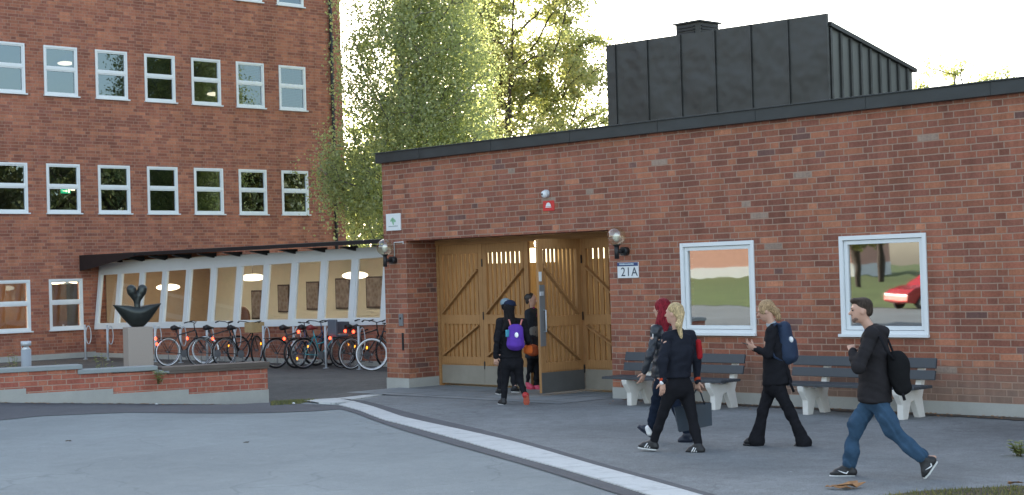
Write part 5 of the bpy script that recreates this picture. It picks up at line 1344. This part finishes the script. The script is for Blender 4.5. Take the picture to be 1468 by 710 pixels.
V_ = [('e', J(1289,531,-.16), (.105,.085,.175), np.stack([IMR,IMA,(0,0,1)],1)), ('t', J(1283,512,-.17), J(1294,556,-.16), (.07,.06), (.085,.07), IMR)]
sdf_obj('pouch', V_, cloth('bag_black',(.012,.012,.013)), bg_, .009, .03, .006)
m = MB(); m.tube([tuple(J(1254,478,-.14)),tuple(J(1262,484,-.245)),tuple(J(1270,502,-.26)),tuple(J(1282,516,-.24))], .013, 6); m.tube([tuple(J(1258,480,.02)),tuple(J(1273,487,.0)),tuple(J(1284,514,-.10))], .012, 6); m.build('strap', BLK, bg_)
m = MB(); m.tube([tuple(J(1293,560,-.2)),tuple(J(1297,574,-.2))], .014, 6); m.build('strap_end', BLK, bg_)

# --- woman with phone and navy backpack
p = Person('fair haired woman in black looking at a phone with a navy backpack', (1112,640), 18.2, (-.93,.36)).start(GRP)
J = p.J; p.head(1098,446,0,(-.97,.24),-.32,.97)
p.limbs((J(1106,475,-.155),J(1110,473,.155)), (J(1101,508,-.20),J(1099,506,.18)), (J(1083,500,-.10),J(1081,499,.05)), (J(1113,549,-.08),J(1107,549,.08)), (J(1133,592,-.08),J(1093,590,.07)), (J(1151,632,-.09),J(1085,628,.1)), ru=.035, rf=.026, rt=.066)
p.hand(J(1083,500,-.10), J(1073,496,-.04)-J(1083,500,-.10), np.array([0,0,.6])+IMA, .9, -1); p.hand(J(1081,499,.05), J(1073,494,.02)-J(1081,499,.05), np.array([0,0,.6])-IMA, .9, 1)
p.jacket('coat', BLK, J(1114,549,0), nz=.007, hemw=(.19,.165), chest=(.155,.105), sl=.047)
p.trousers(BLK, rh=.086, rk=.062, ra=.060, flare=.032, nz=.006, hemup=-.04)
p.foot(1, J(1092,636,.1), J(1068,637,.13)); p.foot(0, J(1160,643,-.09), J(1137,644,-.06))
p.shoe(J(1092,639.5,.09), J(1064,639,.13), SHB, SHB, w=.036, sole=.03, ank=p.A[1], name='boot'); p.shoe(J(1163,646,-.1), J(1135,646,-.05), SHB, SHB, w=.036, sole=.03, ank=p.A[0], name='boot')
L = p.hL; R = p.hR; HB = hairmat('hair_dark_blonde',(.36,.24,.135))
p.parts.append(('hair', [('e',L(0,-.024,.046),(.082,.093,.086),R),('e',L(0,-.075,.0),(.062,.05,.055),R),('e',J(1112,447,-.02),(.055,.05,.05),np.eye(3)),('e',J(1116,455,-.03),(.035,.035,.045),np.eye(3)),('e',L(.06,.02,.02),(.024,.05,.05),R),('e',L(-.06,.02,.02),(.024,.05,.05),R),('xe',L(0,.13,-.02),(.075,.095,.10),R)], HB, .007, .02, .002))
p.parts.append(('scarf', [('c',p.neck+(0,0,.02)-p.f*.02,p.neck+(0,0,.07)+p.f*.012,.068,.060)], cloth('pale_grey_scarf',(.36,.40,.43)), .008, .02, .004))
p.finish(.007)
ph = MB(); c = J(1072,494,-.02); R_p = np.stack([nrm(IMA+IMR*.2), nrm(np.array([0,0,1.])*.35+IMR*-.9), (0,0,1)],1)
q = Matrix(((IMR[0],IMA[0],0),(IMR[1],IMA[1],0),(0,0,1))) @ Matrix.Rotation(math.radians(18),3,'Y'); ph.obox((0,0,0),(.145,.072,.009),q); po = ph.build('phone', M['black'], None, .003); po.location = (p.o+c).tolist(); tag(po, 'dark mobile phone held by the woman with the navy backpack', 'phone')
bp = thing('backpack', 'navy backpack with a round white badge on the woman with the phone', 'backpack', p.o.tolist())
NB = cloth('navy_nylon',(.028,.042,.075), .6)
sdf_obj('pack', [('t', J(1124,470,.0), J(1128,510,-.01), (.125,.075), (.16,.110), p.side), ('t', J(1135,490,-.02), J(1137,511,-.03), (.12,.05), (.13,.06), p.side), ('e', J(1119,490,0), (.10,.06,.2), np.stack([p.side,p.f,(0,0,1)],1))], NB, bp, .009, .03, .005)
m = MB(); m.sphere(tuple(J(1134,487,-.125)), (.030,.024,.036), 12, 8); m.build('badge', WH, bp)
for dd in (-.14,.14):
    m = MB(); m.tube([tuple(J(1121,468,dd*.7)),tuple(J(1113,463.5,dd)),tuple(J(1102,474,dd*1.05)),tuple(J(1101,490,dd*1.25)),tuple(J(1110,512,dd*1.3)),tuple(J(1122,518,dd))], .014, 6); m.build('shoulder_strap', NB, bp)
m = MB(); m.tube([tuple(J(1131,545,-.15)),tuple(J(1138,562,-.13))], .015, 6); m.tube([tuple(J(1125,520,-.14)),tuple(J(1131,545,-.15))], .006, 6); m.build('hanging_strap', BLK, bp)

# --- blonde ponytail woman
p = Person('woman with a blonde ponytail in dark jacket and leggings seen from behind', (970,648), 17.9, (-.68,.73)).start(GRP)
J = p.J; p.head(966,450,0,(-.86,.5),.0,.98)
p.limbs((J(955,485,-.135),J(989,482,.125)), (J(949,518,-.20),J(998,514,.14)), (J(950,547,-.20),J(1000,546,.16)), (J(965,553,-.07),J(981,553,.08)), (J(950,593,.02),J(992,596,.02)), (J(937,633,.12),J(1001,637,-.08)), ru=.042, rf=.032, rt=.074, rk=.050)
p.hand(J(950,547,-.20), np.array([-.05,0,-1.]), p.f+p.side*-.3, .35, -1); p.hand(J(1000,546,.16), np.array([0,0,-1.]), -p.side, 1.3, 1)
p.jacket('jacket', cloth('dark_bomber',(.016,.018,.026),.7), J(972,540,0), nz=.009, hemw=(.178,.135), chest=(.185,.130), sl=.056)
p.trousers(BLK, rh=.098, rk=.062, ra=.046, nz=.004)
p.foot(0, J(941,643,.12), J(916,642,.18)); p.foot(1, J(1007,649,-.1), J(984,649,-.04))
p.shoe(J(943,647,.10), J(913,643,.2), SHB, SOLE, ank=p.A[0], stripes=WH); p.shoe(J(1010,652,-.12), J(981,651,-.02), SHB, SOLE, ank=p.A[1], stripes=WH)
L = p.hL; R = p.hR; HG = hairmat('hair_blonde',(.50,.37,.20))
p.parts.append(('hair', [('e',L(0,-.026,.044),(.083,.094,.088),R),('e',L(0,-.070,-.01),(.068,.045,.06),R),('c',L(0,-.105,.01),J(973,466,-.10),.030,.038),('c',J(973,466,-.10),J(976,482,-.10),.036,.020),('c',J(976,480,-.10),J(977,489,-.10),.018,.006),('xe',L(0,.125,-.02),(.10,.085,.10),R)], HG, .007, .018, .003))
p.parts.append(('hair_tie', [('c',L(-.02,-.108,.005),L(.02,-.108,.005),.020,.020)], BLK, .007, .01, 0))
OR = cloth('orange_red_rib',(.42,.05,.02))
for i in (0,1): p.parts.append(('cuff', [('c', p.W[i]+(p.E[i]-p.W[i])*.10, p.W[i]+(0,0,.006), .037, .036)], OR, .007, .01, .002))
p.parts.append(('watch', [('e', p.W[0]+(0,0,-.012)-IMA*.022+IMR*-.012, (.026,.016,.024), np.stack([IMR,IMA,(0,0,1)],1))], WH, .006, .005, 0))
p.finish(.007)
rb = thing('red_bag', 'bright red bag tucked under the right arm of the woman with the ponytail', 'bag', p.o.tolist())
sdf_obj('pouch', [('t', J(1001,491,.10), J(1002,511,.12), (.035,.06), (.04,.065), IMR)], cloth('red_cloth',(.34,.018,.022)), rb, .008, .02, .003)
tb = thing('tote_bag', 'large dark navy tote bag carried beside the woman with the ponytail', 'bag', (p.o+J(994,0,0)*0).tolist())
NV = plain('navy_leather',(.016,.028,.045),.45,var=.2,scale=8,bump=.1,bscale=40)
c0, c1, c2, c3 = J(967,585,.30), J(1020,578,.34), J(1021,610,.34), J(974,620,.30)
m = MB(); e = IMA*.13; m.add([c0,c1,c2,c3,c0+e,c1+e,c2+e,c3+e], [(0,1,2,3),(7,6,5,4),(0,3,7,4),(1,5,6,2),(3,2,6,7)]); m.add([c0+(0,0,-.02),c1+(0,0,-.02),c1+e+(0,0,-.02),c0+e+(0,0,-.02)],[(0,1,2,3)]); m.build('bag_body', NV, tb)
h0 = p.W[1]+(0,0,-.10)
for dd in (.02,.12):
    m = MB(); m.tube([tuple(J(985,584,.30+dd)),tuple(h0+IMR*-.02),tuple(h0+IMR*.02),tuple(J(1010,580,.32+dd))], .008, 6); m.build('handle', NV, tb)

# --- red haired woman
p = Person('woman with long dark red hair in a black leather jacket walking beyond the blonde one', (955,633), 18.9, (-.72,.69)).start(GRP)
J = p.J; p.head(948,443,0,(-.8,.6),-.05,.97)
p.limbs((J(939,474,-.13),J(965,471,.13)), (J(932,509,-.19),J(967,507,.17)), (J(924,534,-.14),J(966,532,.2)), (J(948,547,-.07),J(960,547,.08)), (J(939,585,.08),J(971,588,.0)), (J(932,618,.15),J(985,622,-.05)), ru=.036, rf=.027)
p.hand(J(924,534,-.14), np.array([0,0,-.9])+IMR*-.35, p.f, .7, -1); p.hand(J(966,532,.2), np.array([0,0,-1.]), p.f, .7, 1)
p.jacket('leather_jacket', plain('black_leather',(.020,.024,.032),.45,var=.15,scale=8,bump=.1,bscale=30), J(951,540,0), nz=.008, hemw=(.165,.125), chest=(.16,.108), sl=.050)
p.trousers(cloth('dark_jeans',(.013,.019,.034)), rh=.085, rk=.058, ra=.046, nz=.005)
p.foot(0, J(937,628,.15), J(917,612,.22)); p.foot(1, J(992,632,-.05), J(973,632,.0))
SN = plain('navy_shoe',(.016,.022,.04),.5)
p.shoe(J(938,631,.14), J(912,612,.24), SN, SN, ank=p.A[0]); p.shoe(J(994,636,-.06), J(970,636,.02), SN, SN, ank=p.A[1])
p.parts.append(('sock', [('c',J(931,621,.12),J(929,614,.12),.036,.036)], WH, .008, .01, 0))
L = p.hL; R = p.hR; HR = hairmat('hair_dark_red',(.20,.014,.024))
p.parts.append(('hair', [('e',L(0,-.026,.040),(.088,.100,.095),R),('c',L(.04,-.06,-.02),J(943,474,-.08),.060,.045),('c',L(-.04,-.06,-.02),J(957,473,.05),.060,.045),('c',L(0,-.08,-.03),J(952,478,-.10),.065,.040),('c',J(943,474,-.10),J(941,484,-.12),.035,.014),('xe',L(0,.13,-.02),(.065,.085,.10),R)], HR, .008, .025, .006))
p.extra.append(('sleeve_badge', J(935.5,482,-.205), J(936.3,482,-.205), .030, WH))
p.finish(.007)

# --- girl with purple backpack
p = Person('girl with long black hair wearing a purple backpack before the gates', (735,582), 25.1, (-.10,.99)).start(GRP)
J = p.J; p.head(731,443,0,(.35,.94),.0,.97)
p.limbs((J(719,464,0),J(750,464,0)), (J(713,490,-.05),J(757,487,-.02)), (J(711,511,-.03),J(757,493,.16)), (J(726,518,0),J(742,518,0)), (J(724,546,.03),J(745,546,.04)), (J(722,572,0),J(753,566,-.22)), ru=.036, rf=.027)
p.hand(J(711,511,-.03), np.array([0,0,-1.]), p.f, .7, 1); p.hand(J(757,493,.16), nrm(p.f+np.array([0,0,.1])), -p.side, .8, -1)
p.jacket('jacket', BLK, J(733,512,0), nz=.008, hemw=(.17,.125), chest=(.175,.115), sl=.055)
p.trousers(BLK, rh=.090, rk=.062, ra=.048, nz=.005)
p.foot(0, J(722,579,-.04), J(718,580,.14)); p.foot(1, J(754,569,-.25), J(755,579,-.12))
p.shoe(J(724,582,-.05), J(715,580,.16), SHB, SOLE, ank=p.A[0], w=.045); p.shoe(J(754,566,-.28), J(755,583,-.20), plain('red_shoe',(.42,.03,.03),.5), plain('red_sole',(.45,.10,.06),.6), ank=p.A[1], w=.045)
L = p.hL; R = p.hR; HK = hairmat('hair_black',(.011,.010,.011))
p.parts.append(('hair', [('e',L(0,-.02,.03),(.088,.100,.092),R),('c',L(0,-.05,-.02),J(731,466,-.07),.085,.090),('c',J(726,462,-.08),J(722,474,-.12),.06,.030),('c',J(736,462,-.08),J(738,470,-.12),.06,.030)], HK, .008, .03, .006))
p.parts.append(('cap', [('e',L(0,.0,.075),(.096,.108,.072),R),('e',L(0,.12,.055),(.075,.07,.014),R),('xe',L(0,0,-.02),(.2,.2,.07),R)], cloth('navy_cap',(.018,.025,.05)), .007, .01, 0))
p.finish(.008)
bp = thing('backpack', 'purple backpack with a bright round reflector on the girl at the gates', 'backpack', p.o.tolist())
PU = cloth('purple_nylon',(.11,.045,.34),.6,bump=.1)
sdf_obj('pack', [('t', J(739,471,-.20), J(739,494,-.22), (.115,.07), (.145,.10), IMR), ('t', J(739,487,-.30), J(739,495,-.30), (.10,.03), (.11,.035), IMR)], PU, bp, .009, .03, .004)
m = MB(); m.sphere(tuple(J(740.5,480.5,-.335)), (.042,.012,.042), 14, 10); m.build('reflector', M['reflect'], bp)
m = MB(); m.obox(tuple(J(727.5,478,-.26)), (.035,.06,.11)); m.build('side_pocket', plain('turquoise_patch',(.05,.28,.38),.6), bp, .01)
PS = cloth('orange_strap',(.50,.18,.16))
for a in (-1,1):
    m = MB(); m.tube([tuple(J(739+a*6,470,-.20)),tuple(J(739+a*9,459,-.16)),tuple(J(736+a*13,459,-.05)),tuple(J(735+a*14,462,.08)),tuple(J(736+a*14,480,.14))], .014, 6); m.build('shoulder_strap', PS, bp)
ob = thing('pouch', 'small orange pouch held by the girl with the purple backpack', 'pouch', p.o.tolist())
sdf_obj('case', [('t', J(757,498,.20), J(757,504,.20), (.07,.04), (.075,.045), IMR)], cloth('orange_cloth',(.60,.13,.03)), ob, .008, .02, 0)

# --- capped person half hidden by the girl
p = Person('person in black with a pale cap, half hidden behind the girl with the purple backpack', (727,565), 27.0, (-.2,.98)).start(GRP)
J = p.J; p.head(725,439,0,(-.3,.95),0,.95)
p.limbs((J(716,462,0),J(738,462,0)), (J(712,486,0),J(741,486,0)), (J(713,508,.05),J(742,508,.05)), (J(720,510,0),J(733,510,0)), (J(718,536,.05),J(735,536,0)), (J(716,558,0),J(738,555,-.1)), ru=.034, rf=.026)
p.hand(J(713,508,.05), np.array([0,0,-1.]), p.f, .6, 1); p.hand(J(742,508,.05), np.array([0,0,-1.]), p.f, .6, -1)
p.jacket('jacket', BLK, J(727,508,0), nz=.007, chest=(.165,.11), hemw=(.16,.12)); p.trousers(BLK, rh=.085, rk=.06, ra=.048)
p.foot(0, J(716,563,0), J(714,563,.15)); p.foot(1, J(738,560,-.1), J(741,561,.0))
p.shoe(J(717,566.5,-.02), J(713,565,.15), SHB, SOLE, ank=p.A[0], w=.046); p.shoe(J(733,563,-.10), J(745,563.5,.0), SHB, SOLE, ank=p.A[1], w=.046)
L = p.hL; R = p.hR
p.parts.append(('cap', [('e',L(0,.0,.060),(.092,.102,.080),R),('xe',L(0,0,-.05),(.2,.2,.07),R)], cloth('pale_grey_blue_cap',(.20,.27,.31)), .007, .01, 0))
p.parts.append(('cap_front', [('e',L(0,-.088,.065),(.045,.022,.040),R)], WH, .007, .01, 0)); p.parts.append(('hair', [('e',L(0,-.03,.0),(.085,.085,.085),R)], HK, .008, .02, .003))
p.finish(.009)

# --- woman in the doorway
p = Person('woman with dark bun, long grey coat and pink shoes at the open gate leaf', (765,560), 28.2, (.80,-.55)).start()
J = p.J; p.head(762,430,0,(.88,-.30),-.08,1.0)
p.limbs((J(757,449,-.10),J(768,448,.12)), (J(755,477,-.14),J(773,474,.12)), (J(762,494,-.20),J(771,494,-.02)), (J(762,506,-.06),J(768,506,.07)), (J(760,532,.0),J(770,532,.0)), (J(757,549,.02),J(769,553,-.05)), ru=.035, rf=.027)
p.hand(J(762,494,-.20), nrm(IMR*.6-IMA*.3+np.array([0,0,-.5])), IMR, .8, -1); p.hand(J(771,494,-.02), np.array([0,0,-1.]), p.f, .7, 1)
GC_ = cloth('dark_grey_coat',(.030,.033,.040)); p.jacket('coat', GC_, J(764,512,0), nz=.006, chest=(.165,.11), hemw=(.17,.14), sl=.050)
p.trousers(BLK, rh=.08, rk=.055, ra=.042)
p.foot(0, J(757,555,.02), J(764,557,-.1)); p.foot(1, J(768,558,-.03), J(776,559,-.15))
PK = plain('pink_red_shoe',(.58,.06,.12),.5)
p.shoe(J(756,558,.03), J(766,560,-.12), PK, PK, ank=p.A[0], w=.046); p.shoe(J(766,560,-.02), J(777,562,-.15), PK, SOLE, ank=p.A[1], w=.046)
L = p.hL; R = p.hR
p.parts.append(('hair', [('e',L(0,-.028,.044),(.081,.092,.084),R),('e',L(0,-.055,-.01),(.074,.055,.085),R),('e',J(755.5,427,.0),(.05,.05,.05),np.eye(3)),('xe',L(0,.14,-.02),(.09,.085,.10),R)], plain('hair_dark',(.02,.014,.012),.5,var=.3), .007, .015, .003))
p.parts.append(('scarf', [('c',p.neck+(0,0,.01),p.neck+(0,0,.06),.070,.062),('c',p.neck+p.f*.06,p.neck+p.f*.075+(0,0,-.10),.035,.025)], cloth('magenta_scarf',(.28,.03,.16)), .008, .02, .004))
p.parts.append(('belt', [('t',J(764,472,0),J(764,478,0),(.166,.122),(.166,.122),p.axS)], cloth('pale_fur_belt',(.20,.19,.17)), .009, .01, .004))
p.finish(.008)
hb2 = thing('handbag', 'orange handbag in the hand of the woman in the doorway', 'bag', p.o.tolist())
sdf_obj('pouch', [('t', J(764,497,-.26), J(764,507,-.26), (.09,.04), (.10,.05), nrm(IMR))], cloth('orange_leather',(.36,.085,.035)), hb2, .009, .02, .002)
# ------------------------------------------------------------------ camera, light, world
cd = bpy.data.cameras.new('camera'); cam = bpy.data.objects.new('camera', cd); COL.objects.link(cam)
cd.sensor_width = 36; cd.lens = F_PX/1468*36; cd.clip_end = 3000; cd.clip_start = .1
def cw(e): return _M @ lev(_B.T @ np.array(e, float))
R_ = np.array([cw((1,0,0)), cw((0,-1,0)), cw((0,0,-1))]).T
cam.matrix_world = Matrix(R_.tolist()).to_4x4(); cam.location = CAM.tolist()
sc.camera = cam
SUN_AZ, SUN_EL = math.radians(-20), math.radians(16)      # azimuth right of the view direction
h = _M @ np.array([math.sin(SUN_AZ), math.cos(SUN_AZ), 0]); sd = Vector((h[0]*math.cos(SUN_EL), h[1]*math.cos(SUN_EL), math.sin(SUN_EL)))
sl = bpy.data.lights.new('sun', 'SUN'); so = bpy.data.objects.new('sun', sl); COL.objects.link(so)
so.rotation_euler = sd.to_track_quat('Z','Y').to_euler(); so.location = (0,0,40); sl.energy = 4.8; sl.angle = math.radians(.5); sl.color = (1,.92,.80)
w = bpy.data.worlds.new('World'); sc.world = w; w.use_nodes = True; nt = w.node_tree
bg = nt.nodes['Background']; sky = nt.nodes.new('ShaderNodeTexSky'); sky.sky_type = 'NISHITA'; sky.sun_disc = False
sky.sun_elevation = SUN_EL; sky.sun_rotation = math.atan2(sd.x, sd.y); sky.dust_density = 1.5; sky.air_density = 1.0
hs = nt.nodes.new('ShaderNodeHueSaturation'); hs.inputs['Saturation'].default_value = .68; nt.links.new(sky.outputs[0], hs.inputs['Color']); nt.links.new(hs.outputs[0], bg.inputs[0]); bg.inputs[1].default_value = .15
vs_ = sc.view_settings; vs_.view_transform = 'Standard'; vs_.look = 'None'; vs_.gamma = 1; vs_.exposure = 1.95
sc.render.engine = 'CYCLES'; sc.cycles.max_bounces = 8; sc.cycles.transparent_max_bounces = 24
